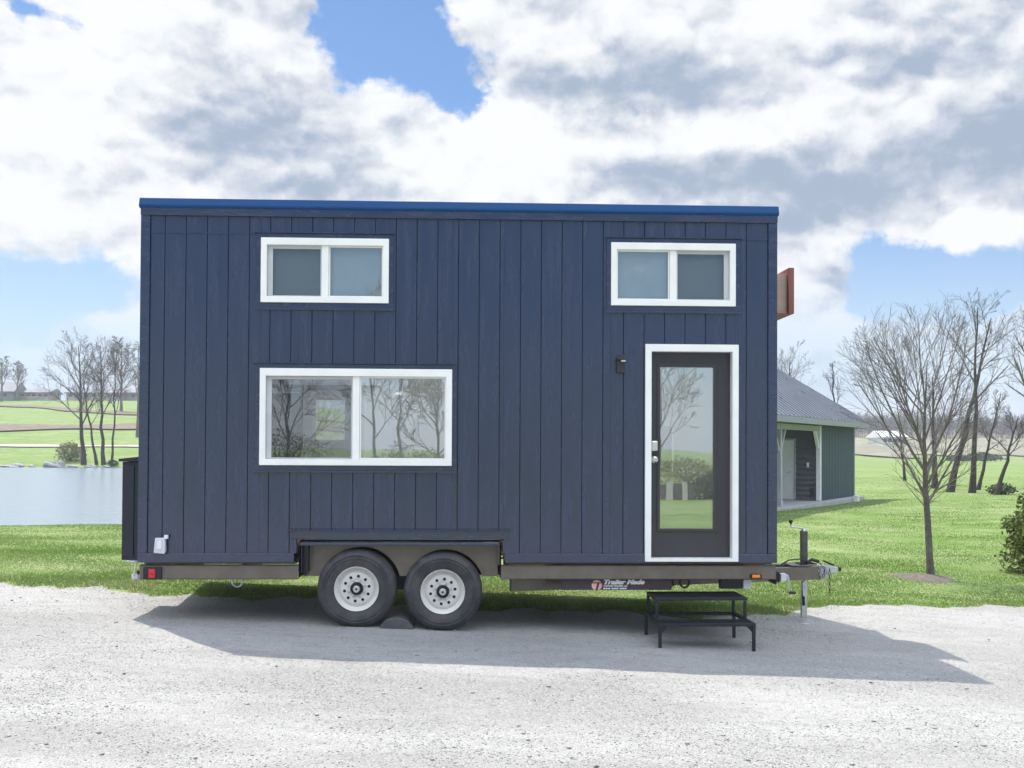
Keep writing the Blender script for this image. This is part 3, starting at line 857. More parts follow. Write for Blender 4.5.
# ---- interior
part(wall_mesh(.053, .06, [], 0), 'interior_lining', M['int_white'])
part(MB().prism([(XL + .08, .16), (WELL[0] - .06, .16), (WELL[0] - .06, 1.25), (WELL[1] + .06, 1.25), (WELL[1] + .06, .16), (XR - .08, .16), (XR - .08, D - .09), (XL + .08, D - .09)], .70, .74, 'z'), 'floor', M['oak'])
iw = MB()
for x0_, x1_, z0_, z1_ in ((-1.50, BX[0], .745, 3.95), (BX[1], BW[0], .745, 3.95), (BX[0], BX[1], .745, BX[2]), (BX[0], BX[1], BX[3], 3.95), (BW[1], XR - .08, .745, 3.95), (BW[0], BW[1], .745, BW[2]), (BW[0], BW[1], BW[3], 3.95),
                           (XL + .075, BO[0] - .003, 2.38, 3.95), (BO[0], -1.50, BO[3] + .05, 3.95), (BO[1] + .003, -1.50, .745, BO[3] + .045)):
    iw.box(x0_, x1_, D - .075, D - .055, z0_, z1_)
part(iw, 'interior_wall', M['int_white'])
part(MB().box(XL + .08, BO[0] - .003, D - .085, D - .055, .745, 2.375), 'interior_wall', M['int_dark'])
part(MB().box(XL + .08, -1.50, D - .11, D - .086, 2.44, 2.48).box(-2.72, -2.64, D - .125, D - .111, 2.40, 2.56), 'door_rail', M['int_dark'])
part(MB().box(XL + .075, XL + .09, .06, D - .09, .745, 3.95), 'interior_partition', M['int_white'])
part(MB().box(XR - .09, XR - .075, .06, D - .09, .745, 3.95), 'interior_partition', M['int_white'])
part(MB().box(-1.10, -1.08, 1.75, D - .09, .745, 2.9), 'interior_partition', M['int_white'])
part(holed(MB(), XL + .095, XR - .095, .062, D - .09, 3.955, 3.97), 'ceiling', M['int_white'])  # ceiling left open below the added roof openings
gd = part(MB().frame(BO[0] + .003, BO[1] - .003, BO[2], BO[3], (.15, .22, 1.02, .12), D - .06, D - .02), 'back_door', M['int_grey'], bevel=.004)
part(MB().frame(BO[0] + .118, BO[1] - .188, 1.785, 2.335, .035, D - .08, D - .061), 'glazing_bead', M['white_paint'], parent=gd, bevel=.004)
part(MB().box(BO[0] + .15, BO[1] - .22, D - .042, D - .038, BO[2] + 1.02, BO[3] - .12), 'pane', M['clear'], parent=gd)
part(MB().box(BO[0] + .10, BO[0] + .20, D - .095, D - .081, 1.68, 1.735), 'door_catch', M['brass'], parent=gd, bevel=.006)
bwf = part(MB().frame(BW[0] + .002, BW[1] - .002, BW[2] + .002, BW[3] - .002, .05, D - .085, D + .02), 'window', M['vinyl'], bevel=.004)
bwf['label'] = 'small white window in the far wall seen through the door glass'
bxf = part(MB().frame(BX[0] + .002, BX[1] - .002, BX[2] + .002, BX[3] - .002, .06, D - .085, D + .02).box(.48, .52, D - .06, D + .0, BX[2] + .064, BX[3] - .064), 'window', M['vinyl'], bevel=.004)
part(MB().box(BX[0] + .06, BX[1] - .06, D - .034, D - .031, BX[2] + .06, BX[3] - .06), 'pane', M['clear'], parent=bxf)
bxf['label'] = 'unseen wide white window added in the far long wall for light'
part(MB().box(BW[0] + .05, BW[1] - .05, D - .03, D - .026, BW[2] + .05, BW[3] - .05), 'pane', M['clear'], parent=bwf)
# frosted shades inside the two high windows
part(MB().box(-2.45, -1.23, .075, .079, 3.13, 3.79), 'roller_blind', M['blind'])
part(MB().box(.985, 2.205, .075, .079, 3.13, 3.79), 'roller_blind', M['blind'])

def local(x, y, z):
    c, s = math.cos(YAW), math.sin(YAW)
    return (c * x - s * y, 10.7 + s * x + c * y, z)

# white hanging shades seen through the large window
pl = empty('pendant_lamp', local(-1.10, .20, 1.85), YAW)
tag(pl, 'white hanging lamp with two tapered shades behind the large window', 'lamp')
MB().prism([(-.165, .267), (-.022, .267), (-.022, .10), (-.06, .05), (-.125, .12)], -.05, .05, 'y').build('lamp_shade', M['white_paint'], pl, bevel=.008)
MB().prism([(.015, .270), (.190, .270), (.188, .15), (.11, .02), (.015, .0)], -.05, .05, 'y').build('lamp_shade', M['white_paint'], pl, bevel=.008)
MB().lathe([(.10, .375), (.09, .405), (.055, .43), (.0, .44)], (0, 0, 0), 'z', 28).build('lamp_dome', M['plastic'], pl, smooth=True)
MB().tube([(0, 0, .438), (0, 0, 2.11)], .005, 6).tube([(0, 0, .43), (-.095, 0, .265)], .004, 6).tube([(0, 0, .43), (.10, 0, .268)], .004, 6).build('lamp_cord', M['lampblack'], pl)

# ------------------------------------------------------------------ entry steps
def steps():
    root = empty('entry_steps', (1.845, 10.35, 0), .062)
    tag(root, 'black metal two tread entry steps below the glass door', 'steps')
    # local: x across, y away from camera, z from the ground under it
    W, zg = .92, -.17
    xl, xr = -.465, .465
    zl, zu = .085, .292
    yf, yb, ym = -.09, .65, .20
    t = .034
    lo = MB().box(xl, xr, yf, yf + t, zl - .03, zl).box(xl, xr, yb - t, yb, zl - .03, zl)
    lo.box(xl, xl + t, yf + t, yb - t, zl - .03, zl).box(xr - t, xr, yf + t, yb - t, zl - .03, zl)
    lo.box(xl + t, xr - t, yf + t + .002, ym - .05, zl - .024, zl - .008)
    lo.box(xl + t, xr - t, ym - .04, ym, zl - .028, zl - .004)
    lo.build('lower_tread', M['black_steel'], root, bevel=.003)
    up = MB().box(xl + .02, xr - .005, ym - .02, yb - .01, zu - .03, zu)
    up.build('upper_tread', M['black_steel'], root, bevel=.004)
    for x in (xl, xr - t):
        sgn = 1 if x < 0 else -1
        g = (hz(2.0 + x, 10.3) - .01)
        lg = MB().box(x + .002, x + t - .002, yf + .002, yf + t - .002, g, zl - .031)
        gx = x + t if sgn > 0 else x
        lg.prism([(gx, zl - .032), (gx + sgn * .055, zl - .032), (gx, zl - .087)], yf + .012, yf + .018, 'y')
        lg.build('leg', M['black_steel'], root, bevel=.002)
        MB().box(x + .002, x + t - .002, yb - t + .002, yb - .002, g - .0, zl - .031).build('leg', M['black_steel'], root, bevel=.002)
        xi = x + .022 if x < 0 else x - .006
        MB().box(xi, xi + .028, ym - .018, ym + .01, zl + .001, zu - .036).build('upright', M['black_steel'], root, bevel=.002)
        MB().box(xi, xi + .028, yb - .04, yb - .012, zl + .001, zu - .036).build('upright', M['black_steel'], root, bevel=.002)
    return root
steps()

# half-round block between the wheels
def chock():
    p = local(-1.125, .0, 0)
    root_z = hz(p[0], p[1])
    mb = MB()
    prof = [(-.165, 0), (-.165, .02)] + [(-.155 * math.cos(a), .02 + .10 * math.sin(a)) for a in [math.pi * i / 12 for i in range(1, 12)]] + [(.165, .02), (.165, 0)]
    mb.prism(prof, 0, .9, 'y')
    o = mb.build('wheel_chock', M['chock'], None, bevel=.012, loc=(p[0], p[1], root_z + .012))
    o.rotation_euler = (0, 0, YAW)
    tag(o, 'dark half-round rubber block on the gravel between the two tyres', 'wheel chock')
chock()

# ------------------------------------------------------------------ trees
def branch_path(p, d, L, n, wob, trop, r):
    pts = [Vector(p)]; d = Vector(d).normalized()
    for i in range(n):
        d = (d + Vector((r.gauss(0, wob), r.gauss(0, wob), r.gauss(0, wob))) + Vector((0, 0, trop))).normalized()
        pts.append(pts[-1] + d * (L / n))
    return pts, d

def grow(mb, p, d, L, rad, lev, r, P):
    """one bare branch with its side shoots"""
    n = 6 if lev > 1 else 4
    pts, dend = branch_path(p, d, L, n, P['wob'], P['trop'], r)
    if 'clip' in P:
        keep = [q for q in pts if P['clip'](q)]
        if len(keep) < 2: return
        L *= (len(keep) - 1) / n; pts = pts[:len(keep)]; n = len(keep) - 1
    rr = [max(P['rmin'], rad * (1 - .72 * i / n)) for i in range(n + 1)]
    mb.tube(pts, rr, 6 if lev > 2 else (4 if lev > 1 else 3), cap=False)
    if lev == 0: return
    k = P['kids'][lev - 1]
    for i in range(k):
        t = .18 + .80 * (i + r.random()) / k
        q = t * n; j = min(int(q), n - 1); f = q - j
        pos = pts[j].lerp(pts[j+1], f); dd = (pts[j+1] - pts[j]).normalized()
        ax = Vector((r.gauss(0, 1), r.gauss(0, 1), r.gauss(0, 1))).cross(dd)
        if ax.length < 1e-3: continue
        ang = R(r.uniform(*P['ang']))
        nd = Matrix.Rotation(ang, 3, ax.normalized()) @ dd
        nl = L * r.uniform(*P['len']) * (1 - .45 * t)
        grow(mb, pos, nd, nl, max(P['rmin'], rad * (1 - .72 * t) * .62), lev - 1, r, P)

def tree(name, label, cat, x, y, H, trunk_r, seed, P, bark, twig, lean=(0, 0), trunk_frac=.4, limbs=8, limb_len=.5, spread=(25, 50), lev=3, group=None, dz=0, reach=None, kind=None):
    r = random.Random(seed)
    root = empty(name, (x, y, hz(x, y) + dz))
    tag(root, label, cat, group, kind)
    n = 9
    pts = []; rad = []
    for i in range(n + 1):
        t = i / n
        pts.append(Vector((lean[0] * H * t + r.gauss(0, .012) * H * t * (1 - t) * 2, lean[1] * H * t + r.gauss(0, .012) * H * t * (1 - t) * 2, H * .93 * t - .05)))
        rad.append(trunk_r * (1.25 if i == 0 else 1) * (1 - .9 * t ** .9) + P['rmin'])
    MB().tube(pts, rad, 9).build('trunk', bark, root, smooth=True)
    mb = MB()
    for i in range(limbs):
        t = trunk_frac + (.96 - trunk_frac) * (i + r.random() * .6) / limbs
        q = t * n; j = min(int(q), n - 1)
        pos = pts[j].lerp(pts[j+1], q - j)
        az = i * 2.4 + r.random() * .8
        el = R(r.uniform(*spread)) * (1 - .35 * (t - trunk_frac))
        d = Vector((math.cos(az) * math.sin(el) + lean[0], math.sin(az) * math.sin(el) + lean[1], math.cos(el)))
        L = H * limb_len * (1 - .62 * (t - trunk_frac) / (1 - trunk_frac)) * r.uniform(.8, 1.15)
        if reach: L *= reach(d)
        grow(mb, pos, d, L, rad[j] * .5, lev, r, P)
    mb.build('crown', twig, root)
    return root

P_main = dict(clip=lambda q: ((q.x + .22) / 1.28) ** 2 + (q.y / 1.25) ** 2 + ((q.z - 2.62) / 1.80) ** 2 < 1 + .12 * math.sin(q.x * 9 + q.y * 7) or q.z < 1.6 and abs(q.x) < .5,
              wob=.06, trop=.03, rmin=.0018, kids=(4, 6, 7), ang=(16, 42), len=(.46, .80))
def main_tree():
    r = random.Random(21)
    x, y = 6.38, 16.6
    root = empty('young_tree', (x, y, hz(x, y) + .03))
    tag(root, 'slender leafless young tree in a mulch ring on the lawn', 'tree')
    pts = [(.02, 0, -.05), (.0, 0, .3), (-.03, 0, .9), (-.055, .01, 1.3), (-.06, .02, 1.7), (-.07, .03, 2.1), (-.06, .02, 2.5), (-.05, 0, 2.9), (-.03, 0, 3.3)]
    rad = [.066, .052, .047, .042, .034, .026, .018, .011, .004]
    MB().tube(pts, rad, 10).build('trunk', M['bark'], root, smooth=True)
    mb = MB()
    n = 16
    for i in range(n):
        f = i / n
        h = 1.10 + 1.7 * f + r.uniform(-.08, .08)
        az = R(i * 137.5 + r.uniform(-18, 18))
        d = Vector((math.cos(az), math.sin(az), 0))
        le = r.uniform(22, 46) + (6 if d.x < 0 else -2)
        # the crown is a broad fan: wider to the left, flat topped
        reach = 1.5 if d.x < -.2 else (1.0 if d.x > .4 else 1.2)
        top = 4.5
        L = min(reach / math.sin(R(le)), (top - h) / math.cos(R(le))) * r.uniform(.80, 1.0)
        dd = d * math.sin(R(le)) + Vector((0, 0, math.cos(R(le))))
        grow(mb, Vector((-.06, .015, h)), dd, L, .023 if f < .5 else .015, 3, r, P_main)
    P2 = dict(P_main, trop=.02, kids=(2, 3, 4), ang=(20, 45))
    for i in range(18):
        az = i * 137.5 + 40
        h = 1.02 + .03 * i
        d = Vector((math.cos(R(az)), math.sin(R(az)), r.uniform(.35, 1.3))).normalized()
        grow(mb, Vector((-.045, .005, h)), d, r.uniform(.5, .95), .0085, 2, r, P2)
    mb.build('crown', M['twig'], root)
main_tree()

P_back = dict(wob=.08, trop=.04, rmin=.0045, kids=(3, 4, 6), ang=(18, 48), len=(.45, .8))
GB = 'leafless trees beyond the right lawn'
# dark trees standing beyond the right lawn
def bt(label, px, y, H, r_, seed, **k):
    return tree('bare_tree', label, 'tree', (px - 512) / 1086 * y, y, H, r_, seed, dict(P_back, **k.pop('P', {})), M['bark_dark'], k.pop('twig', M['mid_twig']), group=GB, **k)
bt('leaning dark leafless tree rising to the right of the young tree', 950, 46, 8.0, .15, 3, lean=(.22, 0), trunk_frac=.45, limbs=5, limb_len=.30, spread=(12, 40))
bt('upright dark leafless tree just right of the leaning one', 972, 45, 8.3, .13, 5, lean=(.03, 0), trunk_frac=.6, limbs=6, limb_len=.28, spread=(20, 60))
bt('short dark leafless tree behind the young tree trunk', 935, 50, 5.6, .14, 8, lean=(-.02, 0), trunk_frac=.45, limbs=6, limb_len=.35, spread=(15, 45))
bt('thin leaning sapling at the far edge of the lawn', 978, 48, 4.6, .085, 12, lean=(.22, 0), trunk_frac=.4, limbs=6, limb_len=.3, spread=(20, 60))
bt('slim leaning sapling standing beside a small low shrub', 996, 43, 3.4, .10, 15, lean=(.26, 0), trunk_frac=.45, limbs=7, limb_len=.4, spread=(20, 70))
bt('wide pale leafless tree cut off by the right edge of the photo', 1040, 52, 9.0, .28, 18, lean=(-.03, 0), trunk_frac=.35, limbs=8, limb_len=.42, spread=(30, 70), twig=M['far_twig'])
bt('small dark leafless tree between shed and young tree', 905, 62, 3.4, .09, 25, lean=(-.10, 0), trunk_frac=.35, limbs=5, limb_len=.3, spread=(10, 30))
bt('tall twisted leafless tree showing over the end of the shed roof', 842, 58, 6.9, .10, 31, lean=(-.075, 0), trunk_frac=.6, limbs=4, limb_len=.2, spread=(10, 40))
bt('forked leafless tree showing above the shed roof beside the house', 786, 60, 7.6, .12, 33, lean=(.03, 0), trunk_frac=.45, limbs=8, limb_len=.34, spread=(15, 55), twig=M['far_twig'])

P_left = dict(wob=.09, trop=.03, rmin=.008, kids=(3, 5, 7), ang=(18, 48), len=(.45, .75))
GL = 'leafless trees on the far pond shore'
def lt(label, px, H, r_, seed, y=115, **k):
    return tree('bare_tree', label, 'tree', (px - 512) / 1086 * y, y, H, r_, seed, P_left, M['bark_dark'], M['far_twig'], group=GL, **k)
lt('tallest leafless tree on the far pond shore with a wide crown', 84, 13.6, .25, 41, lean=(-.05, 0), trunk_frac=.32, limbs=13, limb_len=.42, spread=(25, 62))
lt('leafless tree with a slanting trunk right of the tallest one', 97, 9.5, .16, 43, lean=(-.16, 0), trunk_frac=.45, limbs=7, limb_len=.3, spread=(15, 50))
lt('dark leafless tree, second from the tiny house on the shore', 104, 13.0, .21, 46, lean=(-.04, 0), trunk_frac=.42, limbs=12, limb_len=.34, spread=(18, 50))
lt('slim pale leafless tree, nearest the tiny house on the shore', 112, 13.4, .13, 49, lean=(.03, 0), trunk_frac=.4, limbs=11, limb_len=.32, spread=(12, 40))
tree('bare_tree', 'faint leafless tree half hidden by the corner of the tiny house', 'tree', (137.5 - 512) / 1086 * 150, 150, 14, .2, 52, P_left, M['far_twig'], M['far_twig'], group=GL, trunk_frac=.3, limbs=9, limb_len=.3, spread=(12, 40))
P_hill = dict(P_left, rmin=.03)
GH = 'leafless trees on the hill'
for lab, px, y, H, s in (('leafless hilltop tree left of the low brown house', 17, 292, 10.5, 61), ('dark leafless hilltop tree at the left edge of the photo', 1, 285, 12, 63),
                      ('leafless hill tree seen between the shore trunks', 121, 225, 15, 65)):
    tree('bare_tree', lab, 'tree', (px - 512) / 1086 * y, y, H, .3, s, P_hill, M['far_twig'], M['far_twig'], group=GH, trunk_frac=.3, limbs=10, limb_len=.38, spread=(20, 50))

# trees and shrubs across the drive, seen only as reflections in the glass
GR = 'leafless trees across the drive'
P_ref = dict(wob=.09, trop=.03, rmin=.012, kids=(4, 5, 6), ang=(18, 48), len=(.45, .75))
for lab, x, y, H, rad_, s, k in (
    ('leafless tree across the drive, mirrored left in the large window', -8.6, -40, 8.5, .09, 71, dict(trunk_frac=.15, limbs=14, limb_len=.48)),
    ('dark forked leafless tree across the drive, mirrored mid large window', -3.4, -34, 9.5, .09, 73, dict(trunk_frac=.2, limbs=9, limb_len=.40, lean=(-.05, 0))),
    ('leafless tree across the drive, mirrored between the hanging lamp shades', -2.3, -40, 9.5, .09, 75, dict(trunk_frac=.3, limbs=9, limb_len=.36)),
    ('dense twiggy tree across the drive, mirrored right of the hanging lamp', -.3, -36, 8.0, .08, 78, dict(trunk_frac=.1, limbs=18, limb_len=.40)),
    ('tall leafless tree across the drive, mirrored high in the door glass', 15.0, -52, 10.5, .10, 79, dict(trunk_frac=.2, limbs=14, limb_len=.5))):
    tree('bare_tree', lab, 'tree', x, y, H, rad_, s, P_ref, M['mid_twig'], M['ref_twig'], group=GR, spread=(20, 55), **k)

def leaf_bush(name, label, cat, x, y, rx, rz, n, size, mat, seed, group=None, egg=.6, stems=True, zc=None, shape=None):
    r = np.random.RandomState(seed)
    root = empty(name, (x, y, hz(x, y)))
    tag(root, label, cat, group)
    d = r.randn(n, 3); d /= np.linalg.norm(d, axis=1)[:, None]
    lump = 1 + .16 * np.sin(d[:, 0] * 6 + seed) * np.sin(d[:, 1] * 5 + 1) + .12 * np.sin(d[:, 2] * 9 + d[:, 0] * 7) + .08 * r.randn(n)
    rad = (.35 + .65 * r.rand(n) ** .45) * lump
    c = d * rad[:, None]
    zz = c[:, 2]
    taper = 1 - egg * .5 * np.clip(zz, -1, 1) if shape is None else shape(zz)
    c[:, 0] *= rx * taper; c[:, 1] *= rx * taper; c[:, 2] = (zz + 1) * rz
    c[:, 2] = np.maximum(c[:, 2], .02)
    a = r.randn(n, 3); a /= np.linalg.norm(a, axis=1)[:, None]
    b_ = np.cross(a, r.randn(n, 3)); b_ /= np.linalg.norm(b_, axis=1)[:, None]
    s1 = size * (.6 + .8 * r.rand(n))[:, None]; s2 = s1 * .45
    V = np.stack([c - a * s1, c + b_ * s2, c + a * s1, c - b_ * s2], 1).reshape(-1, 3)
    V[:, 2] = np.maximum(V[:, 2], .0)
    np_mesh('foliage', V, np.arange(4 * n).reshape(-1, 4), mat, root)
    if stems:
        rr = random.Random(seed); mb = MB()
        for i in range(7):
            aa = i * .9; mb.tube([(0, 0, -.03), (math.cos(aa) * rx * .25, math.sin(aa) * rx * .25, rz * .7), (math.cos(aa) * rx * .45, math.sin(aa) * rx * .45, rz * 1.4)], [.03 * rx + .004, .02 * rx, .006], 5)
        mb.build('stem', M['bark'], root)
    return root
leaf_bush('evergreen_shrub', 'rounded green evergreen shrub cut by the right edge of the photo', 'shrub', 8.85, 17.6, .78, .70, 13000, .042, M['leaf'], 5, egg=.5)
leaf_bush('low_shrub', 'small dark low shrub beside the slim leaning sapling', 'shrub', (1006 - 512) / 1086 * 43, 43.4, .55, .22, 700, .06, M['leaf_dark'], 9)
leaf_bush('low_shrub', 'brown twiggy shrub on the shore left of the tallest tree', 'shrub', (71 - 512) / 1086 * 117, 117, 1.5, 1.0, 2200, .10, M['leaf_pale'], 13, egg=.3)
leaf_bush('low_shrub', 'small dark shrub at the foot of the pale shore tree', 'shrub', (114 - 512) / 1086 * 114.5, 114.3, .55, .35, 500, .08, M['leaf_dark'], 15)
for lab, px, y, rx, rz, s in (('left dark mound of brush far beyond the lawn', 958, 190, 1.9, .55, 17), ('right dark mound of brush far beyond the lawn', 982, 190, 3.0, .75, 19)):
    leaf_bush('brush_mound', lab, 'brush', (px - 512) / 1086 * y, y, rx, rz, 1200, .22, M['leaf_dark'], s, stems=False)
leaf_bush('low_shrub', 'dark broad shrub across the drive, mirrored in the door glass', 'shrub', 11.4, -24.5, .95, .55, 3500, .07, M['leaf_dark'], 23)
leaf_bush('low_shrub', 'pale budding shrub across the drive, mirrored in the large window', 'shrub', -.7, -29, 1.4, .9, 2500, .05, M['leaf_pale'], 27)
leaf_bush('low_shrub', 'low brown shrub across the drive, mirrored below the hanging lamp', 'shrub', -2.2, -27, 1.7, .8, 3000, .06, M['leaf_pale'], 29)
for lab, x_, y_, rx_, rz_, sd2 in (('broad budding shrub across the drive, mirrored left in the large window', -9.5, -44, 3.0, 1.3, 31),
                                   ('tall budding shrub across the drive, mirrored at the right of the large window', 3.2, -42, 2.6, 1.7, 33),
                                   ('budding shrub across the drive, mirrored beside the door latch', 10.6, -46, 2.6, .7, 35),
                                   ('budding shrub across the drive, mirrored at the right of the door glass', 15.5, -46, 2.4, .8, 37)):
    leaf_bush('low_shrub', lab, 'shrub', x_, y_, rx_, rz_, 3500, .07, M['leaf_pale'], sd2, egg=.3)
lw_ = empty('low_wall', (9.5, -24.0, hz(9.5, -24)))
tag(lw_, 'low dark wall with pale posts across the drive, mirrored in the door', 'wall')
MB().box(-1.0, 1.0, -.1, .1, -.1, .66).build('wall_panel', M['stripe_wall'], lw_)
for x_ in (-.95, -.2, .42): MB().box(x_, x_ + .24, .102, .2, -.1, .74).build('post', M['concrete'], lw_)

# boulders on the far shore
def boulder(label, px, y, sx, sy, sz, seed):
    r = np.random.RandomState(seed)
    mb = MB(); n, m = 14, 9
    vs, fs = [], []
    ph = r.rand(6) * 6
    for j in range(m + 1):
        t = math.pi * j / m
        for i in range(n):
            a = 2 * math.pi * i / n
            d = Vector((math.sin(t) * math.cos(a), math.sin(t) * math.sin(a), math.cos(t)))
            k = 1 + .18 * math.sin(3 * d.x + ph[0]) * math.sin(4 * d.y + ph[1]) + .14 * math.sin(5 * d.z + ph[2] + 2 * d.x) + .04 * r.randn()
            vs.append((d.x * sx * k, d.y * sy * k, d.z * sz * k + sz * .35))
    for j in range(m):
        for i in range(n):
            i2 = (i + 1) % n
            fs.append((j*n+i, (j+1)*n+i, (j+1)*n+i2, j*n+i2))
    x = (px - 512) / 1086 * y
    o = mb.add(vs, fs).build('boulder', M['rock'], None, loc=(x, y, max(-.42, hz(x, y))))
    tag(o, label, 'boulder', 'boulders along the far pond shore')
boulder('largest pale boulder on the far shore, left of the tallest tree', 50.5, 112.2, .78, .6, .52, 1)
boulder('round grey boulder touching the largest pale one', 61, 112.4, .55, .5, .48, 2)
boulder('flat dark boulder at the water left of the big pair', 11.5, 112.0, .7, .5, .25, 3)
boulder('grey boulder just above the flat dark one', 19.5, 112.9, .5, .4, .32, 4)
boulder('small dark boulder between the big pair and the left rocks', 32.5, 112.6, .3, .3, .24, 5)
boulder('small flat stone below the slanting tree', 72, 112.6, .55, .4, .2, 6)
boulder('low stone among the trunks on the shore', 92, 112.8, .6, .4, .2, 7)
boulder('small white stone at the water near the tiny house', 106, 112.3, .35, .3, .2, 8)
boulder('pale flat stone at the left edge of the photo', 1.5, 112.0, .45, .4, .18, 10)

# ------------------------------------------------------------------ shed / pavilion
shed = empty('shed', (7.76, 31.7, 0), R(59))
tag(shed, 'blue green shed with slate metal hip roof and open porch right of the tiny house', 'shed')
T0, T1, V1, ZE = -7.0, 9.08, 6.4, 2.55
MB().box(T0 - .3, T1 + .1, -.35, V1 + .2, -.15, .07).build('slab', M['concrete'], shed, bevel=.01)
gw = MB()
x = 4.62
while x < T1 - .12:
    w = min(.2, T1 - .1 - x); gw.box(x + .011, x + w - .011, -.022, .03, .08, ZE - .02); x += w
gw.box(4.60, T1 - .1, .032, .10, .08, ZE - .02)
gw.box(T1 - .10, T1, .10, V1, .08, ZE - .02)
gw.box(4.7, T1 - .11, V1 - .1, V1, .08, ZE - .02)
MB.build(gw, 'wall', M['shed_green'], shed)
lap = MB()
z = .08
while z < ZE - .05:
    z2 = min(z + .17, ZE - .03)
    for (v0, v1, a, b_) in ((.11, .80, z, z2), (1.72, V1 - .11, z, z2)):
        lap.prism([(4.530, a), (4.60, a), (4.60, b_), (4.585, b_)], v0, v1, 'y')
    if z > 2.10: lap.prism([(4.545, z), (4.60, z), (4.60, z2), (4.575, z2)], .801, 1.719, 'y')
    z += .172
lap.box(4.605, 4.69, .11, V1 - .11, .08, ZE - .03)
lap.build('porch_wall', M['shed_dark'], shed)
sd = MB().box(4.555, 4.60, .87, 1.65, .085, 2.05).build('door', M['white_paint'], shed, bevel=.006)
MB().box(4.53, 4.603, .80, .868, .085, 2.12).box(4.53, 4.603, 1.652, 1.72, .085, 2.12).box(4.53, 4.603, .869, 1.651, 2.052, 2.12).build('door_frame', M['post'], sd, bevel=.004)
MB().lathe([(.0, -.06), (.03, -.05), (.03, -.03), (.012, 0)], (4.555, 1.0, 1.0), 'x', 14).build('door_knob', M['satin'], sd)
MB().box(4.53, 4.544, .36, .44, 1.17, 1.32).build('wall_switch', M['white_paint'], shed, bevel=.004)
MB().box(4.48, 4.542, .20, .30, .2, .5).build('meter_box', M['lampblack'], shed, bevel=.006)
def post(x, y, brace=True):
    mb = MB().box(x - .08, x + .08, y - .08, y + .08, .07, ZE - .02)
    if brace:
        for s in (-1, 1): mb.bar((x + s * .08, y, ZE - .85), (x + s * .62, y, ZE - .08), .10, .10)
    mb.box(x - .10, x + .10, y - .10, y + .10, .07, .25)
    mb.build('post', M['post'], shed, bevel=.006)
post(.30, .06); post(-3.6, .06); post(-6.9, .06)
post(-6.9, V1 - .1); post(-3.6, V1 - .1); post(.3, V1 - .1)
MB().box(4.46, 4.60, -.03, .11, .08, ZE - .02).bar((4.46, .05, ZE - .75), (4.0, .05, ZE - .08), .09, .09).build('post', M['white_paint'], shed, bevel=.006)
MB().box(T1 - .095, T1 + .015, -.03, .095, .08, ZE - .02).build('corner_board', M['fascia'], shed, bevel=.004)
MB().box(T0, 4.46, -.0, .14, ZE - .20, ZE - .03).box(T0, 4.55, V1 - .16, V1 - .02, ZE - .20, ZE - .03).build('beam', M['post'], shed, bevel=.004)
OH = .42
ex0, ex1, ey0, ey1 = T0 - OH, T1 + OH, -OH, V1 + OH
pit = .72
rz = ZE + .18 + pit * (ey1 - ey0) / 2
hd = (ey1 - ey0) / 2
A_, B_ = (ex0 + hd, hd + ey0, rz), (ex1 - hd, hd + ey0, rz)
c0, c1, c2, c3 = (ex0, ey0, ZE + .18), (ex1, ey0, ZE + .18), (ex1, ey1, ZE + .18), (ex0, ey1, ZE + .18)
rf = MB().add([c0, c1, c2, c3, A_, B_], [(0, 1, 5, 4), (1, 2, 5), (2, 3, 4, 5), (3, 0, 4), (3, 2, 1, 0)])
# standing ribs on the slopes
k = ex0 + .15
while k < ex1 - .1:
    t = min(1, (k - ex0) / hd, (ex1 - k) / hd)
    z1_ = ZE + .18 + pit * hd * t
    rf.bar((k, ey0, ZE + .185), (k, ey0 + hd * t, z1_ + .005), .08, .07)
    k += .42
k = ey0 + .2
while k < ey1 - .1:
    t = min(1, (k - ey0) / hd, (ey1 - k) / hd)
    rf.bar((ex1, k, ZE + .185), (ex1 - hd * t, k, ZE + .185 + pit * hd * t), .08, .07)
    k += .42
rf.bar(c1, B_, .16, .05).bar(A_, B_, .2, .06).bar(c0, A_, .16, .05)
roof = rf.build('roof', M['shed_roof'], shed)
MB().frame(ex0, ex1, 0, 1, .03, 0, 1) if False else None
fa = MB().box(ex0 - .02, ex1 + .02, ey0 - .03, ey0 - .001, ZE - .02, ZE + .165).box(ex0 - .02, ex1 + .02, ey1 + .001, ey1 + .03, ZE - .02, ZE + .165)
fa.box(ex1 + .001, ex1 + .03, ey0, ey1, ZE - .02, ZE + .165).box(ex0 - .03, ex0 - .001, ey0, ey1, ZE - .02, ZE + .165)
fa.build('fascia', M['fascia'], roof)
MB().box(ex0, ex1, ey0, ey1, ZE - .012, ZE + .01).build('soffit', M['shed_dark'], roof)
MB().box(T1 - 1.65, T1 - 1.35, -.52, -.37, -.08, .16).build('downpipe_block', M['white_paint'], shed, bevel=.01)

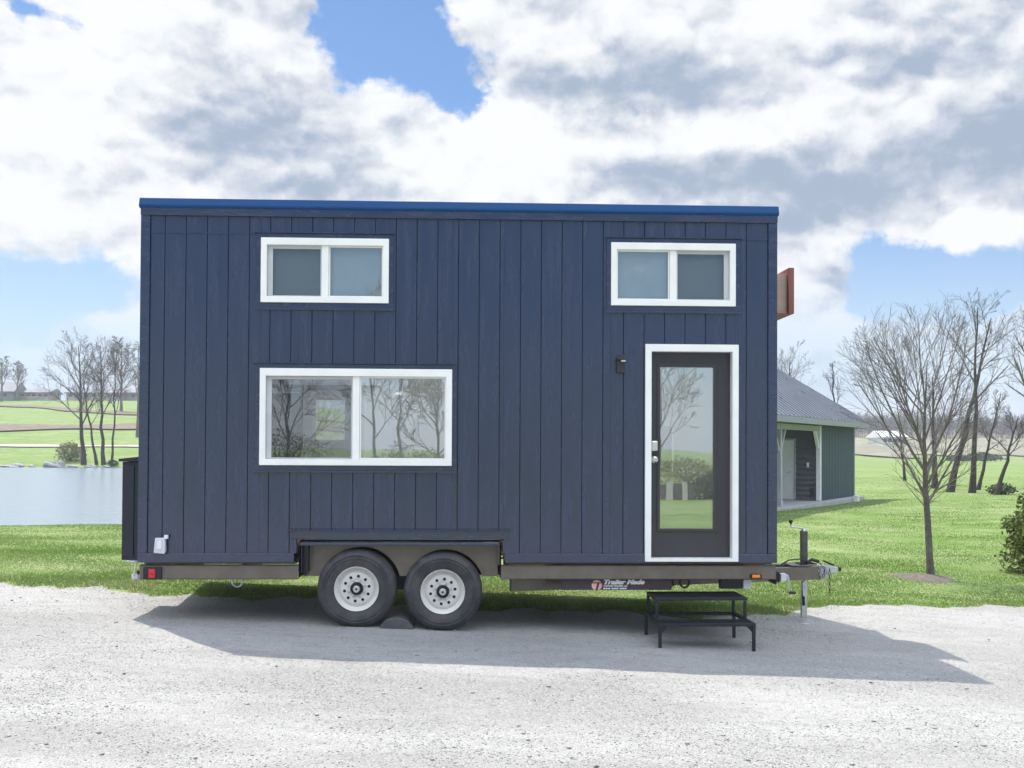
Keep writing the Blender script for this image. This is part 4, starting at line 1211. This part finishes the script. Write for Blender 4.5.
# ------------------------------------------------------------------ far buildings
def far_house(label, cat, px, y, w, d, h, rh, wall_m, roof_m, seed, wins=5, rot=0.0):
    x = (px - 512) / 1086 * y
    root = empty('far_house' if cat == 'house' else 'far_barn', (x, y, hz(x, y)), rot)
    tag(root, label, cat)
    wl_ = MB().box(-w/2, w/2, -d/2, d/2, -.6, h)
    wl_.build('wall', wall_m, root)
    rfm = MB().prism([(-d/2 - .5, h + .01), (d/2 + .5, h + .01), (d/2 + .5, h + .25), (0, h + rh), (-d/2 - .5, h + .25)], -w/2 - .5, w/2 + .5, 'x')
    rfm.build('roof', roof_m, root)
    for i in range(wins):
        xx = -w/2 + w * (i + .5) / wins
        MB().box(xx - .5, xx + .5, -d/2 - .06, -d/2 - .004, .9, min(h - .3, 2.2)).build('window', M['far_glass'], root)
    return root
far_house('low brown walled house on the hilltop between two leafless trees', 'house', 37, 300, 9.6, 8, 1.7, 1.5, M['far_wall'], M['far_roof'], 1, 6)
far_house('grey roofed barn on the hilltop at the left edge', 'barn', 3, 296, 9, 8, 2.0, 3.0, M['far_roof'], M['far_roof'], 2, 2)
far_house('long low grey building on the hill behind the shore trees', 'house', 99, 302, 15, 8, 1.8, 1.2, M['far_wall'], M['far_roof'], 3, 7)
far_house('pale grey shed on the hill just left of the tiny house', 'house', 131, 304, 7, 7, 2.0, 1.6, M['far_roof'], M['far_roof'], 4, 2)
far_house('distant white barn beyond the field between shed and young tree', 'barn', 887, 287, 6.4, 9, 2.0, 1.9, M['far_white'], M['far_white'], 5, 5, .1)

# ------------------------------------------------------------------ far wood on the right
def woods(name, count, a0, a1, y0, y1, hmin, hmax, seed, sgn=1):
    r = np.random.RandomState(seed)
    V, F = [], []
    nb = 0
    for i in range(count):
        a = r.uniform(a0, a1); y = r.uniform(y0, y1)
        x = a * y; y *= sgn; g = hz(x, y); H = r.uniform(hmin, hmax) * (1 + .10 * math.sin(a * 23) + .06 * math.sin(a * 71))
        cw = H * r.uniform(.20, .34)
        n = 130
        d = r.randn(n, 3); d /= np.linalg.norm(d, axis=1)[:, None]
        c = d * (r.rand(n, 1) ** .4)
        c = c * np.array([cw, cw, H * .42]) + np.array([x, y, g + H * .56])
        u = d * .4 + np.array([0, 0, .7]) + .5 * r.randn(n, 3); u /= np.linalg.norm(u, axis=1)[:, None]
        s = np.cross(u, r.randn(n, 3)); s /= np.linalg.norm(s, axis=1)[:, None]
        L = r.uniform(.5, 1.3, (n, 1)); w = r.uniform(.05, .12, (n, 1))
        tri = np.stack([c - s * w, c + s * w, c + u * L], 1).reshape(-1, 3)
        V.append(tri); F.append(np.arange(3 * n).reshape(-1, 3) + nb); nb += 3 * n
        # trunk: a three sided spike
        t = .07
        tr = np.array([(x - t, y - t, g - .5), (x + t, y - t, g - .5), (x, y + t, g - .5), (x, y, g + H * .9)])
        V.append(tr); F.append(np.array([(0, 1, 3), (1, 2, 3), (2, 0, 3)]) + nb); nb += 4
    return np_mesh(name, np.concatenate(V), np.concatenate(F), M['far_twig'] if sgn > 0 else M['ref_twig'])
tag(woods('woods', 900, -.05, .60, 338, 430, 5.5, 9.0, 3), 'far leafless grey brown wood along the right skyline', 'woods', kind='stuff')

# ------------------------------------------------------------------ air
hm = bpy.data.materials.new('pale air'); hm.use_nodes = True
ht = NT(hm.node_tree); ht.n.remove(ht.n['Principled BSDF'])
pv_ = ht.node('ShaderNodeVolumePrincipled'); pv_.inputs['Color'].default_value = (.86, .92, 1.0, 1); pv_.inputs['Density'].default_value = .0006
pv_.inputs['Anisotropy'].default_value = .2
ht.link(pv_.outputs[0], ht.n['Material Output'].inputs['Volume'])
hb_ = MB().box(-2700, 2700, -1000, 3300, -3, 30).build('haze', hm)
tag(hb_, kind='stuff')
# ------------------------------------------------------------------ light, sky, camera
sun_dir = Vector((-.325, .365, 1.0)).normalized()      # towards the sun
sd_ = bpy.data.lights.new('sun', 'SUN'); sd_.energy = 3.9; sd_.angle = R(.53); sd_.color = (1.0, .95, .88)
so = bpy.data.objects.new('sun', sd_); COL.objects.link(so)
so.rotation_euler = (-sun_dir).to_track_quat('-Z', 'Y').to_euler(); so.location = (-10, 20, 30)

w = bpy.data.worlds.new('World'); sc.world = w; w.use_nodes = True
t = NT(w.node_tree)
bg = t.n['Background']
sky = t.node('ShaderNodeTexSky', sky_type='NISHITA'); sky.sun_disc = False
sky.sun_elevation = math.asin(sun_dir.z); sky.sun_rotation = math.atan2(sun_dir.x, sun_dir.y)
sky.altitude = 250; sky.air_density = 1.0; sky.dust_density = .6; sky.ozone_density = 1.6
STR = .10
bg.inputs['Strength'].default_value = STR
tc = t.node('ShaderNodeTexCoord').outputs['Generated']
dirn = t.vmath('NORMALIZE', tc)
sx = t.node('ShaderNodeSeparateXYZ'); t.link(dirn, sx.inputs[0])
az = t.math('ARCTAN2', sx.outputs[0], sx.outputs[1])
el = t.math('ARCSINE', sx.outputs[2])
def ae(px, py):
    return math.atan2(px - 512, 1086), math.atan2(449 - py, math.hypot(1086, px - 512))
# slightly warped coordinates so that the cloud masses get ragged outlines
wn = t.node('ShaderNodeTexNoise'); t.link(dirn, wn.inputs['Vector']); wn.inputs['Scale'].default_value = 9; wn.inputs['Detail'].default_value = 6; wn.inputs['Roughness'].default_value = .6
ws = t.node('ShaderNodeSeparateColor'); t.link(wn.outputs['Color'], ws.inputs[0])
azw = t.math('ADD', az, t.math('MULTIPLY', t.math('SUBTRACT', ws.outputs[0], .5), .14))
elw = t.math('ADD', el, t.math('MULTIPLY', t.math('SUBTRACT', ws.outputs[1], .5), .09))
def blob(px, py, sxp, syp, amp, rot=0.0):
    a0, e0 = ae(px, py)
    da = t.math('SUBTRACT', azw, a0); de = t.math('SUBTRACT', elw, e0)
    c, s = math.cos(rot), math.sin(rot)
    u = t.math('DIVIDE', t.math('ADD', t.math('MULTIPLY', da, c), t.math('MULTIPLY', de, s)), sxp / 1086)
    v = t.math('DIVIDE', t.math('SUBTRACT', t.math('MULTIPLY', de, c), t.math('MULTIPLY', da, s)), syp / 1086)
    q = t.math('ADD', t.math('MULTIPLY', u, u), t.math('MULTIPLY', v, v))
    return t.math('MULTIPLY', t.math('EXPONENT', t.math('MULTIPLY', q, -1.0)), amp)
def total(bl):
    x = bl[0]
    for b_ in bl[1:]: x = t.math('ADD', x, b_)
    return x
flat = t.vmath('MULTIPLY', dirn, (1, 1, 1.7))
n1 = t.noise(flat, 5.5, 9, .58, .3)
n2 = t.noise(t.vmath('ADD', flat, (.013, -.004, .055)), 5.5, 9, .58, .3)       # same field nudged towards the sun
n3 = t.noise(flat, 2.2, 4, .5)
nf = t.noise(flat, 17, 8, .62)
front = t.mapr(sx.outputs[1], -.15, .35)
blue = total([blob(400, 40, 62, 62, .62), blob(340, -10, 50, 50, .5), blob(452, 78, 30, 32, .35), blob(960, 285, 95, 42, .62), blob(880, 250, 40, 26, .28),
              blob(30, 300, 120, 75, .42), blob(20, 0, 40, 18, .3), blob(632, 30, 18, 20, .2), blob(600, 10, 40, 12, .2)])
cov = t.math('ADD', t.math('MULTIPLY', t.math('SUBTRACT', n1, .5), .75), t.math('ADD', t.math('MULTIPLY', t.math('SUBTRACT', nf, .5), .30), .50))
def puffs(off, sc_):
    vv = t.node('ShaderNodeTexVoronoi', feature='F1', normalize=True)
    q = t.node('ShaderNodeVectorMath', operation='ADD'); t.link(flat, q.inputs[0]); q.inputs[1].default_value = off
    wv = t.node('ShaderNodeVectorMath', operation='SCALE'); t.link(t.vmath('SUBTRACT', wn.outputs['Color'], (.5, .5, .5)), wv.inputs[0]); wv.inputs['Scale'].default_value = .10
    t.link(t.vmath('ADD', q.outputs[0], wv.outputs[0]), vv.inputs['Vector'])
    vv.inputs['Scale'].default_value = sc_; vv.inputs['Detail'].default_value = 2.0; vv.inputs['Roughness'].default_value = .62
    return t.math('SUBTRACT', 1.0, vv.outputs['Distance'])
p1 = puffs((0, 0, 0), 11); p2 = puffs((.006, -.003, -.022), 11)
cov = t.math('ADD', cov, t.math('MULTIPLY', t.math('SUBTRACT', p1, .62), .85))
cov = t.math('ADD', cov, t.math('ADD', -.22, t.math('MULTIPLY', front, .43)))
cov = t.math('SUBTRACT', cov, t.math('MULTIPLY', blue, 1.0))
cov = t.math('ADD', cov, t.math('MULTIPLY', t.mapr(sx.outputs[1], -.35, .0, .42, 0), t.mapr(el, .26, .45)))
mask = t.mapr(cov, .42, .58)
grey = total([blob(270, 120, 130, 75, .42), blob(330, 185, 120, 45, .34), blob(665, 82, 85, 30, .72), blob(880, 165, 150, 40, .62), blob(930, 35, 100, 30, .5),
              blob(600, 175, 90, 28, .4), blob(560, 90, 40, 20, .4), blob(740, 180, 110, 40, .36), blob(1010, 110, 60, 50, .3)])
white = total([blob(60, 110, 90, 110, .4), blob(430, 155, 120, 55, .35), blob(740, 125, 150, 32, .5), blob(260, 50, 60, 30, .25), blob(560, 125, 80, 50, .3), blob(985, 225, 50, 16, .5)])
shade = t.math('ADD', t.math('MULTIPLY', t.math('SUBTRACT', n1, n2), -1.6), t.math('SUBTRACT', t.math('MULTIPLY', grey, 1.0), white))
shade = t.math('ADD', shade, t.math('MULTIPLY', t.math('SUBTRACT', nf, .5), -.9))
relief = t.math('MULTIPLY', t.math('SUBTRACT', p2, p1), 2.2)
shade = t.math('SUBTRACT', shade, relief)
gfac = t.mapr(t.math('ADD', shade, .13), -.1, .85)
K = 1 / STR
cw = t.mix(gfac, tuple(c * K for c in (.73, .74, .755)), tuple(c * K for c in (.30, .36, .465)))
# low haze band: pale near the horizon, as over real land
skyc = t.mix(1.0, sky.outputs[0], (.72, .88, 1.05), 'MULTIPLY')
lowf = t.mapr(el, .02, t.mapr(front, 0, 1, .12, .24), .75, 0.0)
skyc = t.mix(lowf, skyc, t.mix(t.mapr(sx.outputs[1], -.3, .1), tuple(c * K for c in (.70, .71, .72)), tuple(c * K for c in (.54, .63, .755))))
maskl = t.math('MULTIPLY', mask, t.mapr(el, .06, .17, .25, 1.0))
col = t.mix(maskl, skyc, cw)
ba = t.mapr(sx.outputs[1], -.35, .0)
hi = t.math('MULTIPLY', t.mapr(el, .42, .9, 1.0, 2.0), t.mapr(t.math('MULTIPLY', t.math('SUBTRACT', 1.0, ba), t.mapr(el, .27, .5)), 0.0, 1.0, 1.0, 1.45, 'LINEAR'))  # unseen sky overhead and behind made brighter, added fill for the shaded side
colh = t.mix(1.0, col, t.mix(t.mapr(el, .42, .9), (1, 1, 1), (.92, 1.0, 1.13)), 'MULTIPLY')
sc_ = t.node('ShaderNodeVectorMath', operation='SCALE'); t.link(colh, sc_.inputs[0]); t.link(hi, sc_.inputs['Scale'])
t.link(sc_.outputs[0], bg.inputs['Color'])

cam = bpy.data.cameras.new('camera'); co = bpy.data.objects.new('camera', cam); COL.objects.link(co)
cam.sensor_width = 36; cam.lens = 36 * 1086 / 1024; cam.clip_end = 6000; cam.clip_start = .05
cam.shift_y = 46.85 / 1024
co.location = (0, 0, 1.72)
co.rotation_euler = (Matrix.Rotation(R(90) + .01671, 3, 'X') @ Matrix.Rotation(.00496, 3, 'Z')).to_euler()
sc.camera = co
sc.view_settings.view_transform = 'Standard'; sc.view_settings.look = 'None'
sc.view_settings.exposure = 0.42; sc.view_settings.gamma = 1.0
sc.view_settings.use_curve_mapping = False
sc.render.engine = 'CYCLES'
sc.cycles.max_bounces = 8; sc.cycles.transparent_max_bounces = 12
sc.cycles.use_denoising = True
